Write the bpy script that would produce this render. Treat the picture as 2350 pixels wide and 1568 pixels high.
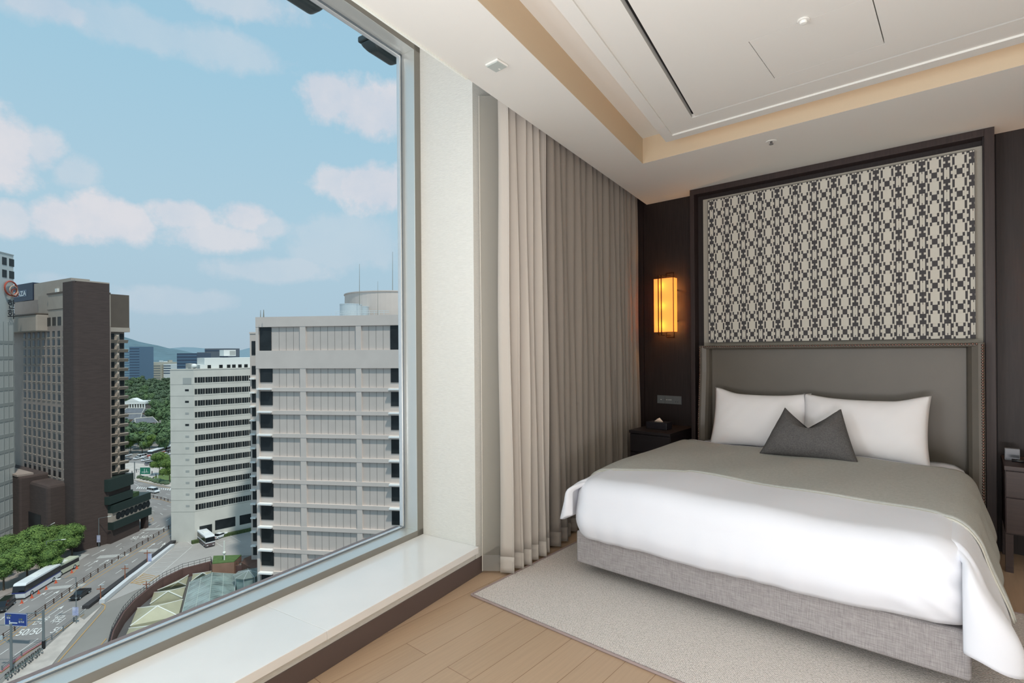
import bpy, bmesh, math, random
from mathutils import Vector, Matrix
random.seed(7)
for _o in list(bpy.data.objects): bpy.data.objects.remove(_o)
SC = bpy.context.scene
COL = SC.collection

# ------------------------------------------------------------------ camera
FPX = 1204.88; YAW = math.radians(40.84); ROLL = math.radians(-.42); CY = 805.24
EYE = Vector((0, 0, 1.53))
FW = Vector((-math.sin(YAW), math.cos(YAW), 0)); RT = Vector((math.cos(YAW), math.sin(YAW), 0)); UP = Vector((0, 0, 1))
R2 = math.cos(ROLL)*RT + math.sin(ROLL)*UP
U2 = -math.sin(ROLL)*RT + math.cos(ROLL)*UP
cam = bpy.data.cameras.new('camera'); camo = bpy.data.objects.new('camera', cam); COL.objects.link(camo)
cam.sensor_fit = 'HORIZONTAL'; cam.sensor_width = 36; cam.lens = 36*FPX/2350
cam.shift_y = (CY-784)/2350; cam.clip_start = .05; cam.clip_end = 20000
m = Matrix((R2, U2, -FW)).transposed().to_4x4(); m.translation = EYE
camo.matrix_world = m
SC.camera = camo

# ------------------------------------------------------------------ view
SC.view_settings.view_transform = 'Standard'
SC.view_settings.look = 'None'
SC.view_settings.gamma = 1
SC.view_settings.use_curve_mapping = False
SC.view_settings.exposure = 0.0

def lin(c):
    return tuple((x/12.92 if x <= .04045 else ((x+.055)/1.055)**2.4) for x in [v/255. for v in c])

def ray(u, v): return FW + R2*((u-1175)/FPX) - U2*((v-CY)/FPX)

# ------------------------------------------------------------------ world: blue sky with fair-weather clouds
def make_world():
    w = bpy.data.worlds.new('sky'); SC.world = w; w.use_nodes = True
    nt = w.node_tree; N = nt.nodes; L = nt.links; N.clear()
    def nd(t, **k):
        n = N.new(t)
        for a, b in k.items(): setattr(n, a, b)
        return n
    def mt(op, a, b=None, c=None, clamp=False):
        n = nd('ShaderNodeMath', operation=op); n.use_clamp = clamp
        for i, x in enumerate((a, b, c)):
            if x is None: continue
            if isinstance(x, (int, float)): n.inputs[i].default_value = x
            else: L.new(x, n.inputs[i])
        return n.outputs[0]
    tc = nd('ShaderNodeTexCoord'); sp = nd('ShaderNodeSeparateXYZ'); L.new(tc.outputs['Generated'], sp.inputs[0])
    el = mt('ARCSINE', sp.outputs[2]); az = mt('ARCTAN2', sp.outputs[0], sp.outputs[1])
    nz = nd('ShaderNodeTexNoise'); nz.inputs['Scale'].default_value = 9; nz.inputs['Detail'].default_value = 9; nz.inputs['Roughness'].default_value = .64
    L.new(tc.outputs['Generated'], nz.inputs['Vector'])
    nz2 = nd('ShaderNodeTexNoise'); nz2.inputs['Scale'].default_value = 4; nz2.inputs['Detail'].default_value = 5
    L.new(tc.outputs['Generated'], nz2.inputs['Vector'])
    nf = mt('SUBTRACT', nz.outputs[0], .5)
    def ae(u, v):
        d = ray(u, v).normalized(); return math.atan2(d.x, d.y), math.asin(d.z)
    # (centre u, v, half-width, half-height) of each cloud seen over the city, turned into compass bearing and elevation
    blobs = [(20, 350, 90, 110, 1), (95, 345, 60, 60, .8), (165, 395, 60, 40, .45), (25, 500, 60, 50, .8),
             (130, 505, 75, 55, 1), (230, 500, 100, 62, 1), (300, 510, 60, 50, 1), (410, 495, 90, 40, .9), (555, 495, 65, 45, .95), (500, 545, 120, 40, .85), (600, 520, 60, 30, .6),
             (755, 225, 75, 65, 1), (850, 255, 110, 75, 1), (790, 420, 80, 45, .9), (850, 425, 90, 60, 1),
             (120, 15, 120, 45, .75), (520, 0, 180, 45, .6), (300, 60, 420, 60, .4), (610, 620, 140, 30, .4), (400, 690, 160, 30, .35), (120, 640, 60, 20, .3), (820, 560, 150, 60, .3)]
    # and the rest of the sky beyond the window frame
    tot = None
    for (u, v, a, b, s) in blobs:
        a0, e0 = ae(u, v); a1, _ = ae(u+a, v); _, e1 = ae(u, v-b)
        ra = abs(a1-a0); re = abs(e1-e0)
        x = mt('DIVIDE', mt('SUBTRACT', az, a0), ra); y = mt('DIVIDE', mt('SUBTRACT', el, e0), re)
        r = mt('ADD', mt('MULTIPLY', x, x), mt('MULTIPLY', y, y))
        k = mt('SUBTRACT', 1.12, mt('SQRT', r))
        k = mt('ADD', k, mt('MULTIPLY', nf, 2.6))
        k = mt('MULTIPLY', mt('MULTIPLY', k, 2.2, clamp=True), s)
        k.node.use_clamp = True
        tot = k if tot is None else mt('MAXIMUM', tot, k)
    hi = nd('ShaderNodeMapRange'); hi.inputs[1].default_value = -.02; hi.inputs[2].default_value = .75
    L.new(el, hi.inputs[0])
    cr = nd('ShaderNodeValToRGB'); L.new(hi.outputs[0], cr.inputs[0])
    e = cr.color_ramp.elements
    stops = [(0, (172, 190, 204)), (.12, (176, 200, 216)), (.3, (177, 206, 223)), (.6, (164, 202, 223)), (1, (156, 194, 219))]
    while len(e) < len(stops): e.new(.5)
    for q, (p, c) in zip(e, stops): q.position = p; q.color = (*lin(c), 1)
    cc = nd('ShaderNodeMix', data_type='RGBA'); cc.inputs[6].default_value = (*lin((188, 204, 222)), 1); cc.inputs[7].default_value = (*lin((224, 222, 228)), 1)
    L.new(mt('MULTIPLY', mt('SUBTRACT', mt('ADD', nz2.outputs[0], mt('MULTIPLY', nz.outputs[0], .8)), .55), 1.9, clamp=True), cc.inputs[0])
    mx = nd('ShaderNodeMix', data_type='RGBA'); L.new(tot, mx.inputs[0]); L.new(cr.outputs[0], mx.inputs[6]); L.new(cc.outputs[2], mx.inputs[7])
    bg = nd('ShaderNodeBackground'); bg.inputs[1].default_value = 1.0; L.new(mx.outputs[2], bg.inputs[0])
    out = nd('ShaderNodeOutputWorld'); L.new(bg.outputs[0], out.inputs[0])
make_world()

def lamp(name, kind, loc, energy, color=(1, 1, 1), rot=None, **k):
    l = bpy.data.lights.new(name, kind); l.energy = energy; l.color = color
    for a, b in k.items(): setattr(l, a, b)
    o = bpy.data.objects.new(name, l); o.location = loc
    if rot is not None: o.rotation_mode = 'QUATERNION'; o.rotation_quaternion = rot
    COL.objects.link(o); return o
# high sun, from behind the hotel's own building side
SUNV = (RT*.38 - FW*.50 + UP*1.15).normalized()
lamp('sun', 'SUN', (0, 0, 50), 2.7, (1, .95, .87), SUNV.to_track_quat('Z', 'Y'), angle=math.radians(3))

# window-wall frame: s runs along the window wall, d into the room
WA = math.radians(9.16)
WW = Vector((-math.sin(WA), math.cos(WA), 0)); WN = Vector((math.cos(WA), math.sin(WA), 0)); WP = Vector((-2.538, 2.592, 0))
def wl(s, d, z): return WP + WW*s + WN*d + UP*z
# daylight through the part of the window wall behind the photographer
lamp('daylight', 'AREA', wl(-4.8, -.40, 1.9), 235, (.91, .95, 1.0), (WN+UP*.42).to_track_quat('-Z', 'Y'), shape='RECTANGLE', size=3.0, size_y=2.9)
# fill lamp added under the ceiling behind the photographer, no known fitting there
lamp('ceiling_fill', 'AREA', (0.8, -1.2, 3.05), 25, (1, .95, .88), Vector((0, 0, -1)).to_track_quat('-Z', 'Y'), shape='RECTANGLE', size=2.4, size_y=2.4)
lamp('upward_fill', 'AREA', (.3, -.6, .5), 160, (.97, .96, 1), Vector((0.0, .25, 1)).to_track_quat('-Z', 'Y'), shape='RECTANGLE', size=1.6, size_y=1.2)  # invented upward fill, added to brighten the ceiling by bounce

# ------------------------------------------------------------------ materials
MATS = {}
def mat(name, c, rough=.6, metal=0, var=0, vscale=8, stretch=(1, 1, 1), bump=0, bscale=40, bstretch=None, spec=.5, emit=None, estr=0, c2=None, detail=4, coord='Object', sheen=0):
    if name in MATS: return MATS[name]
    m = bpy.data.materials.new(name); m.use_nodes = True; nt = m.node_tree; N = nt.nodes; L = nt.links
    b = N['Principled BSDF']
    b.inputs['Base Color'].default_value = (*lin(c), 1); b.inputs['Roughness'].default_value = rough; b.inputs['Metallic'].default_value = metal
    b.inputs['Specular IOR Level'].default_value = spec
    if sheen: b.inputs['Sheen Weight'].default_value = sheen
    tc = None
    def noise(sc, st):
        nonlocal tc
        if tc is None: tc = N.new('ShaderNodeTexCoord')
        mp = N.new('ShaderNodeMapping'); mp.inputs['Scale'].default_value = st; L.new(tc.outputs[coord], mp.inputs[0])
        n = N.new('ShaderNodeTexNoise'); n.inputs['Scale'].default_value = sc; n.inputs['Detail'].default_value = detail; L.new(mp.outputs[0], n.inputs['Vector'])
        return n.outputs[0]
    if var or c2:
        n = noise(vscale, stretch)
        r = N.new('ShaderNodeValToRGB'); L.new(n, r.inputs[0])
        a = lin(c); d = lin(c2) if c2 else tuple(x*(1+var) for x in a); a2 = a if c2 else tuple(x*(1-var) for x in a)
        r.color_ramp.elements[0].position = .32; r.color_ramp.elements[0].color = (*a2, 1)
        r.color_ramp.elements[1].position = .68; r.color_ramp.elements[1].color = (*d, 1)
        L.new(r.outputs[0], b.inputs['Base Color'])
    if bump:
        n = noise(bscale, bstretch or (1, 1, 1)); bp = N.new('ShaderNodeBump'); bp.inputs['Strength'].default_value = bump; bp.inputs['Distance'].default_value = .01
        L.new(n, bp.inputs['Height']); L.new(bp.outputs[0], b.inputs['Normal'])
    if emit: b.inputs['Emission Color'].default_value = (*lin(emit), 1); b.inputs['Emission Strength'].default_value = estr
    MATS[name] = m; return m

def weave_mat(name, c1, c2, sx, sy, rough=.9, bump=.3, amt=.5):
    """cloth whose threads run both ways: two stretched noises"""
    m = bpy.data.materials.new(name); m.use_nodes = True; nt = m.node_tree; N = nt.nodes; L = nt.links; b = N['Principled BSDF']
    b.inputs['Roughness'].default_value = rough; b.inputs['Specular IOR Level'].default_value = .2
    tc = N.new('ShaderNodeTexCoord'); outs = []
    for st in ((sx, sx, sy), (sy, sy, sx)):
        mp = N.new('ShaderNodeMapping'); mp.inputs['Scale'].default_value = st; L.new(tc.outputs['Object'], mp.inputs[0])
        n = N.new('ShaderNodeTexNoise'); n.inputs['Scale'].default_value = 1; n.inputs['Detail'].default_value = 3; L.new(mp.outputs[0], n.inputs['Vector']); outs.append(n.outputs[0])
    ad = N.new('ShaderNodeMath'); ad.operation = 'ADD'; L.new(outs[0], ad.inputs[0]); L.new(outs[1], ad.inputs[1])
    hv = N.new('ShaderNodeMapRange'); hv.inputs[1].default_value = .75; hv.inputs[2].default_value = 1.25; L.new(ad.outputs[0], hv.inputs[0])
    mx = N.new('ShaderNodeMix'); mx.data_type = 'RGBA'; mx.inputs[6].default_value = (*lin(c1), 1); mx.inputs[7].default_value = (*lin(c2), 1); L.new(hv.outputs[0], mx.inputs[0])
    L.new(mx.outputs[2], b.inputs['Base Color'])
    bp = N.new('ShaderNodeBump'); bp.inputs['Strength'].default_value = bump; bp.inputs['Distance'].default_value = .003; L.new(hv.outputs[0], bp.inputs['Height']); L.new(bp.outputs[0], b.inputs['Normal'])
    MATS[name] = m; return m

def glass_mat(name, tint=(.95, .98, .98), refl=.06):
    m = bpy.data.materials.new(name); m.use_nodes = True; nt = m.node_tree; N = nt.nodes; L = nt.links; N.clear()
    t = N.new('ShaderNodeBsdfTransparent'); t.inputs[0].default_value = (*tint, 1)
    g = N.new('ShaderNodeBsdfGlossy'); g.inputs['Roughness'].default_value = .02
    fr = N.new('ShaderNodeLayerWeight'); fr.inputs[0].default_value = .04
    mx = N.new('ShaderNodeMixShader'); L.new(fr.outputs['Fresnel'], mx.inputs[0]); L.new(t.outputs[0], mx.inputs[1]); L.new(g.outputs[0], mx.inputs[2])
    o = N.new('ShaderNodeOutputMaterial'); L.new(mx.outputs[0], o.inputs[0]); MATS[name] = m; return m

def sheer_mat(name, c, transp=.25, trans=.45):
    m = bpy.data.materials.new(name); m.use_nodes = True; nt = m.node_tree; N = nt.nodes; L = nt.links; N.clear()
    d = N.new('ShaderNodeBsdfDiffuse'); d.inputs[0].default_value = (*lin(c), 1)
    tl = N.new('ShaderNodeBsdfTranslucent'); tl.inputs[0].default_value = (*lin(c), 1)
    tp = N.new('ShaderNodeBsdfTransparent')
    a = N.new('ShaderNodeMixShader'); a.inputs[0].default_value = trans; L.new(d.outputs[0], a.inputs[1]); L.new(tl.outputs[0], a.inputs[2])
    b = N.new('ShaderNodeMixShader'); b.inputs[0].default_value = transp; L.new(a.outputs[0], b.inputs[1]); L.new(tp.outputs[0], b.inputs[2])
    o = N.new('ShaderNodeOutputMaterial'); L.new(b.outputs[0], o.inputs[0]); MATS[name] = m; return m

# ------------------------------------------------------------------ mesh builder
def wloc(o):
    v = Vector((0, 0, 0))
    while o is not None: v = v + Vector(o.location); o = o.parent
    return v
class MB:
    def __init__(s): s.v = []; s.f = []; s.mi = []
    def add(s, vs, fs, mi=0):
        k = len(s.v); s.v += [tuple(v) for v in vs]; s.f += [tuple(i+k for i in f) for f in fs]; s.mi += [mi]*len(fs); return s
    def hexa(s, p, mi=0):  # 8 corners: bottom ring 0-3, top ring 4-7
        return s.add(p, [(0, 3, 2, 1), (4, 5, 6, 7), (0, 1, 5, 4), (1, 2, 6, 5), (2, 3, 7, 6), (3, 0, 4, 7)], mi)
    def box(s, x0, x1, y0, y1, z0, z1, mi=0):
        return s.hexa([(x0, y0, z0), (x1, y0, z0), (x1, y1, z0), (x0, y1, z0), (x0, y0, z1), (x1, y0, z1), (x1, y1, z1), (x0, y1, z1)], mi)
    def wbox(s, s0, s1, d0, d1, z0, z1, mi=0):  # box in the window-wall frame
        return s.hexa([wl(s0, d0, z0), wl(s1, d0, z0), wl(s1, d1, z0), wl(s0, d1, z0), wl(s0, d0, z1), wl(s1, d0, z1), wl(s1, d1, z1), wl(s0, d1, z1)], mi)
    def prism(s, pts, z0, z1, mi=0):
        n = len(pts); s.add([(p[0], p[1], z0) for p in pts]+[(p[0], p[1], z1) for p in pts],
              [tuple(range(n-1, -1, -1)), tuple(range(n, 2*n))]+[(i, (i+1) % n, n+(i+1) % n, n+i) for i in range(n)], mi); return s
    def tube(s, a, b, r, n=8, r2=None, mi=0):
        a = Vector(a); b = Vector(b); r2 = r if r2 is None else r2; d = (b-a).normalized()
        x = d.orthogonal().normalized(); y = d.cross(x)
        vs = [a+(x*math.cos(2*math.pi*i/n)+y*math.sin(2*math.pi*i/n))*r for i in range(n)]+[b+(x*math.cos(2*math.pi*i/n)+y*math.sin(2*math.pi*i/n))*r2 for i in range(n)]
        return s.add(vs, [tuple(range(n-1, -1, -1)), tuple(range(n, 2*n))]+[(i, (i+1) % n, n+(i+1) % n, n+i) for i in range(n)], mi)
    def path(s, pts, r, n=6):
        for a, b in zip(pts[:-1], pts[1:]): s.tube(a, b, r, n)
        return s
    def bar(s, a, b, w, h, mi=0):  # rectangular bar from a to b, w horizontal, h vertical
        a = Vector(a); b = Vector(b); d = (b-a).normalized()
        x = d.cross(UP); x = x.normalized() if x.length > 1e-4 else Vector((1, 0, 0)); y = x.cross(d).normalized()
        c = [x*(-w/2)-y*(h/2), x*(w/2)-y*(h/2), x*(w/2)+y*(h/2), x*(-w/2)+y*(h/2)]
        return s.hexa([a+q for q in c]+[b+q for q in c], mi)
    def ball(s, c, r, n=8, mi=0, sq=(1, 1, 1)):
        vs = []; fs = []; c = Vector(c); m = n//2
        for j in range(m+1):
            t = math.pi*j/m
            for i in range(n):
                p = 2*math.pi*i/n; vs.append(c+Vector((math.sin(t)*math.cos(p)*sq[0], math.sin(t)*math.sin(p)*sq[1], math.cos(t)*sq[2]))*r)
        for j in range(m):
            for i in range(n): fs.append((j*n+i, (j+1)*n+i, (j+1)*n+(i+1) % n, j*n+(i+1) % n))
        return s.add(vs, fs, mi)
    def lathe(s, c, prof, n=24, mi=0):
        c = Vector(c); vs = [c+Vector((r*math.cos(2*math.pi*i/n), r*math.sin(2*math.pi*i/n), z)) for r, z in prof for i in range(n)]; k = len(prof)
        fs = [(j*n+i, j*n+(i+1) % n, (j+1)*n+(i+1) % n, (j+1)*n+i) for j in range(k-1) for i in range(n)]
        fs += [tuple(range(n-1, -1, -1)), tuple((k-1)*n+i for i in range(n))]
        return s.add(vs, fs, mi)
    def grid(s, fn, nu, nv, mi=0):
        vs = [fn(i/nu, j/nv) for j in range(nv+1) for i in range(nu+1)]
        fs = [(j*(nu+1)+i, j*(nu+1)+i+1, (j+1)*(nu+1)+i+1, (j+1)*(nu+1)+i) for j in range(nv) for i in range(nu)]
        return s.add(vs, fs, mi)
    def build(s, name, m, parent=None, smooth=False, bevel=0, solid=0, sub=0, seg=2, fix=True):
        me = bpy.data.meshes.new(name); off = wloc(parent)
        me.from_pydata([(v[0]-off[0], v[1]-off[1], v[2]-off[2]) for v in s.v], [], s.f)
        ms = m if isinstance(m, (list, tuple)) else [m]
        for q in ms: me.materials.append(q)
        if len(ms) > 1:
            for p, i in zip(me.polygons, s.mi): p.material_index = i
        if fix:
            b = bmesh.new(); b.from_mesh(me); bmesh.ops.recalc_face_normals(b, faces=b.faces); b.to_mesh(me); b.free()
        if smooth: me.polygons.foreach_set('use_smooth', [True]*len(me.polygons))
        o = bpy.data.objects.new(name, me); COL.objects.link(o)
        if parent is not None: o.parent = parent
        if bevel:
            md = o.modifiers.new('bevel', 'BEVEL'); md.width = bevel; md.segments = seg; md.limit_method = 'ANGLE'
        if solid:
            md = o.modifiers.new('thick', 'SOLIDIFY'); md.thickness = solid; md.offset = 0
        if sub:
            md = o.modifiers.new('sub', 'SUBSURF'); md.levels = sub; md.render_levels = sub
        return o
def tag(o, label=None, cat=None, group=None, kind=None):
    if label: o['label'] = label
    if cat: o['category'] = cat
    if group: o['group'] = group
    if kind: o['kind'] = kind
    return o
def thing(name, loc, label, cat, group=None, rz=0):
    o = bpy.data.objects.new(name, None); COL.objects.link(o); o.location = loc; o.rotation_euler = (0, 0, rz); o.empty_display_size = .2
    return tag(o, label, cat, group)
def struct(o): o['kind'] = 'structure'; return o
def copy_tree(o, parent=None):
    c = o.copy(); COL.objects.link(c); c.parent = parent
    for ch in list(o.children): copy_tree(ch, c)
    return c
def text_mesh(txt, size, ext=.0):
    cu = bpy.data.curves.new('lettering', 'FONT'); cu.body = txt; cu.size = size; cu.extrude = ext; cu.align_x = 'LEFT'; cu.offset = .012
    o = bpy.data.objects.new('lettering', cu); COL.objects.link(o)
    bpy.context.view_layer.update()
    me = bpy.data.meshes.new_from_object(o.evaluated_get(bpy.context.evaluated_depsgraph_get()))
    bpy.data.objects.remove(o); return me
def lettering(txt, m, parent, org, ax, ay, name='lettering', thick=0):
    """text laid in the plane org + x*ax + y*ay; one unit = one em"""
    me = text_mesh(txt, 1.0); me.materials.clear(); me.materials.append(m); off = wloc(parent)
    az = Vector(ax).cross(Vector(ay)).normalized()
    for v in me.vertices: v.co = Vector(org)+Vector(ax)*v.co.x+Vector(ay)*v.co.y+az*.01-off
    o = bpy.data.objects.new(name, me); COL.objects.link(o)
    if parent is not None: o.parent = parent
    return o

# ================================================================== ROOM
M_wallp = mat('cream_wallpaper', (226, 226, 220), .8, bump=.35, bscale=30, bstretch=(1, 1, 9), var=.05, vscale=30, stretch=(1, 1, 12), spec=.2)
M_ceil = mat('ceiling_paint', (222, 221, 215), .85, spec=.2)
M_cove = mat('cove_wallpaper', (205, 188, 162), .85, bump=.1, bscale=200, spec=.2)
M_wood = mat('dark_wood', (36, 27, 26), .5, var=.25, vscale=6, stretch=(12, 12, .6), bump=.08, bscale=60, bstretch=(6, 6, .4), spec=.4)
M_wood2 = mat('portal_wood', (52, 40, 38), .5, var=.2, vscale=6, stretch=(14, 14, .6), spec=.4)
M_alu = mat('window_aluminium', (224, 226, 222), .36, .62)
M_alud = mat('window_gasket', (120, 130, 138), .35, .3)
M_sill = mat('white_stone', (246, 245, 242), .13, var=.03, vscale=2, stretch=(1, 1, 1), spec=.7)
M_skirt = mat('taupe_skirting', (100, 86, 82), .5)
M_white = mat('white_plastic', (228, 228, 222), .4)
M_black = mat('black_slot', (14, 13, 15), .6)
M_linen = mat('panel_linen', (172, 166, 154), .9, bump=.2, bscale=120, bstretch=(.3, 1, 2))

# floor: oak boards running away from the camera
def floor_mat():
    m = bpy.data.materials.new('oak_boards'); m.use_nodes = True; nt = m.node_tree; N = nt.nodes; L = nt.links; b = N['Principled BSDF']
    tc = N.new('ShaderNodeTexCoord'); mp = N.new('ShaderNodeMapping'); mp.inputs['Rotation'].default_value = (0, 0, math.pi/2); L.new(tc.outputs['Object'], mp.inputs[0])
    br = N.new('ShaderNodeTexBrick'); br.offset = .37; br.squash = 1; L.new(mp.outputs[0], br.inputs['Vector'])
    br.inputs['Scale'].default_value = 1; br.inputs['Brick Width'].default_value = 1.25; br.inputs['Row Height'].default_value = .159
    br.inputs['Mortar Size'].default_value = .0012; br.inputs['Mortar Smooth'].default_value = .1; br.inputs['Bias'].default_value = 0
    br.inputs['Color1'].default_value = (*lin((198, 170, 142)), 1); br.inputs['Color2'].default_value = (*lin((186, 158, 130)), 1); br.inputs['Mortar'].default_value = (*lin((120, 88, 62)), 1)
    mp2 = N.new('ShaderNodeMapping'); mp2.inputs['Scale'].default_value = (40, 1.6, 1); L.new(tc.outputs['Object'], mp2.inputs[0])
    n = N.new('ShaderNodeTexNoise'); n.inputs['Scale'].default_value = 2; n.inputs['Detail'].default_value = 6; L.new(mp2.outputs[0], n.inputs['Vector'])
    mr = N.new('ShaderNodeMapRange'); mr.inputs[3].default_value = .86; mr.inputs[4].default_value = 1.1; L.new(n.outputs[0], mr.inputs[0])
    mx = N.new('ShaderNodeMix'); mx.data_type = 'RGBA'; mx.blend_type = 'MULTIPLY'; mx.inputs[0].default_value = 1; L.new(br.outputs[0], mx.inputs[6]); L.new(mr.outputs[0], mx.inputs[7])
    L.new(mx.outputs[2], b.inputs['Base Color']); b.inputs['Roughness'].default_value = .42; b.inputs['Specular IOR Level'].default_value = .35
    bp = N.new('ShaderNodeBump'); bp.inputs['Strength'].default_value = .25; bp.inputs['Distance'].default_value = .002; L.new(br.outputs[1], bp.inputs['Height']); bp.invert = True; L.new(bp.outputs[0], b.inputs['Normal'])
    return m
CZ = 3.13
def cedge(t):  # ceiling edge along the curtain pocket
    A = Vector((-2.204, 2.165, 0)); B = Vector((-2.654, 5.36, 0)); return A+(B-A)*t
xr = 3.0; yb = -4.6
mb = MB(); c0 = wl(-8, 0, 0); c1 = wl(2.79, 0, 0)
mb.prism([(c0.x, yb), (xr, yb), (xr, 5.36), (c1.x-.4, 5.36), (WP.x-.3, 2.59), (c0.x-.3, yb)], -.06, 0); struct(mb.build('floor', floor_mat()))
# sub-floor slab shields the room from the street light below
# ceiling with tray opening
T0 = Vector((-2.093, 4.158, 0)); T1 = Vector((-1.676, 1.714, 0)); TD = (T1-T0).normalized()
def tl(k): p = T0+TD*k; return p
e0 = cedge(-2.1); e1 = cedge(1.0)
tA = T0; tB = tl(4.1); tC = Vector((2.2, tB.y, 0)); tD = Vector((2.2, 4.158, 0))
mb = MB()
def cpoly(pts, z0=CZ, z1=CZ+.05): mb.prism([(p[0], p[1]) for p in pts], z0, z1)
cpoly([e0, tB, tA, e1]); cpoly([e1, tA, tD, (xr, 5.36)]); cpoly([tD, tC, (xr, tC.y), (xr, 5.36)]); cpoly([e0, (xr, e0.y), (xr, tC.y), tB])
cpoly([(e0.x-.35, yb), (xr, yb), (xr, e0.y), e0])
struct(mb.build('ceiling', M_ceil))
# tray sides and the upper ceiling
TZ = 3.345
mb = MB(); q = .03
def wallseg(a, b, z0, z1, off):
    a = Vector((a[0], a[1], 0)); b = Vector((b[0], b[1], 0)); o = Vector((off[0], off[1], 0)); mb.prism([a, b, b+o, a+o], z0, z1)
iA = tA+Vector((.002, -.002, 0)); iB = tB+Vector((.002, .002, 0)); iD = tD+Vector((-.002, -.002, 0)); iC = tC+Vector((-.002, .002, 0)); z9 = CZ+.0005
wallseg(iA, iB, z9, TZ+.02, (-.03, 0)); wallseg(iA, iD, z9, TZ+.02, (0, .03)); wallseg(iD, iC, z9, TZ+.02, (.03, 0)); wallseg(iC, iB, z9, TZ+.02, (0, -.03))
struct(mb.build('trim_1', M_cove))
mb = MB(); mb.prism([(tB.x-.3, tB.y-.3), (2.5, tB.y-.3), (2.5, 4.4), (tA.x-.3, 4.4)], TZ, TZ+.05); struct(mb.build('ceiling_upper', M_ceil)); bpy.data.objects['ceiling_upper'].name = 'ceiling.001'
# floating raft with stepped border, slot and access hatch
RZ = 3.19
ra = Vector((-1.806, 3.997, 0)); rb = ra+(Vector((-1.478, 2.009, 0))-ra).normalized()*3.5
ga = Vector((-1.715, 3.907, 0)); gb = ga+(Vector((-1.402, 2.076, 0))-ga).normalized()*3.4
sa = Vector((-1.488, 3.729, 0)); sb = sa+(Vector((-1.236, 2.222, 0))-sa).normalized()*3.2
XR = 2.0
ry = rb.y
def ring(mb, a, b, c, d, z0, z1, x2a, x2b, ya, yb2):
    """border between outer left line a-b and inner left line c-d, closed on all four sides"""
    mb.prism([a, c, d, b], z0, z1); mb.prism([a, (x2a, a.y), (x2b, c.y), c], z0, z1)
    mb.prism([(x2a, a.y), (x2a, b.y), (x2b, d.y), (x2b, c.y)], z0, z1); mb.prism([b, d, (x2b, d.y), (x2a, b.y)], z0, z1)
raft = thing('ceiling_raft', (0.2, 1.5, RZ), 'pale floating ceiling panel with stepped border hung in the lit tray', 'ceiling panel')
mb = MB(); ring(mb, ra, rb, ga, gb, RZ, RZ+.05, XR, XR-.09, 0, 0)
mb.build('outer_border', M_ceil, raft)
mb = MB(); ring(mb, ga, gb, sa, sb, RZ+.012, RZ+.05, XR-.09, XR-.3, 0, 0); mb.build('inner_border', M_ceil, raft)
sl = Vector((.032, .0, 0))
cA = sa+Vector((.034, -.03, 0)); cB = sb+Vector((.034, .03, 0))
HX0, HX1, HY0, HY1 = -.883, -.325, 3.0, 3.518
cC = (XR-.33, cA.y); cD = (XR-.33, cB.y)
mb = MB(); z0, z1 = RZ+.006, RZ+.04
mb.prism([cA, (HX0, cA.y), (HX0, HY1), (HX0, HY0), (HX0, cB.y), cB], z0, z1)
mb.prism([(HX1, cA.y), cC, cD, (HX1, cB.y)], z0, z1)
mb.box(HX0, HX1, HY1, cA.y, z0, z1); mb.box(HX0, HX1, cB.y, HY0, z0, z1); mb.build('centre_panel', M_ceil, raft)
mb = MB(); mb.box(HX0+.004, HX1-.005, HY0+.0015, HY1-.0015, z0, z1-.01); mb.build('access_hatch', M_ceil, raft)
mb = MB(); mb.prism([sa+Vector((.004, -.0, 0)), sa+Vector((.06, -.04, 0)), sb+Vector((.06, 0, 0)), sb+Vector((.004, 0, 0))], RZ+.041, RZ+.049); mb.build('air_slot', M_black, raft)
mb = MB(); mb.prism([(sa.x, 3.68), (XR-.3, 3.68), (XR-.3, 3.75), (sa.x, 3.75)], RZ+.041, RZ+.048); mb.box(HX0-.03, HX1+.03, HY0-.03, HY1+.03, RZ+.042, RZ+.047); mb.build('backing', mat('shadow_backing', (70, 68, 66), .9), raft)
# cover above the raft
mb = MB(); mb.prism([ra+Vector((.02, -.02, 0)), rb+Vector((.02, .02, 0)), (XR-.02, ry+.02), (XR-.02, ra.y-.02)], RZ+.052, RZ+.062); mb.build('top_board', M_ceil, raft)
# cove light strips lying on the raft's edge
M_led = mat('led_strip', (255, 210, 160), .5, emit=(255, 196, 130), estr=2.2)
mb = MB(); o1 = Vector((.06, -.06, 0)); mb.bar(ra+o1+UP*(RZ+.072), rb+o1+UP*(RZ+.072), .02, .012)
tag(mb.build('cove_light', M_led), 'warm light strip on top of the raft edge nearest the window', 'light strip', 'cove light strips')
mb = MB(); mb.bar(ra+o1+Vector((.05, 0, RZ+.072)), Vector((XR-.1, ra.y-.06, RZ+.072)), .02, .012)
tag(mb.build('cove_light', M_led), 'warm light strip on top of the raft edge nearest the bed wall', 'light strip', 'cove light strips')
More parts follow.
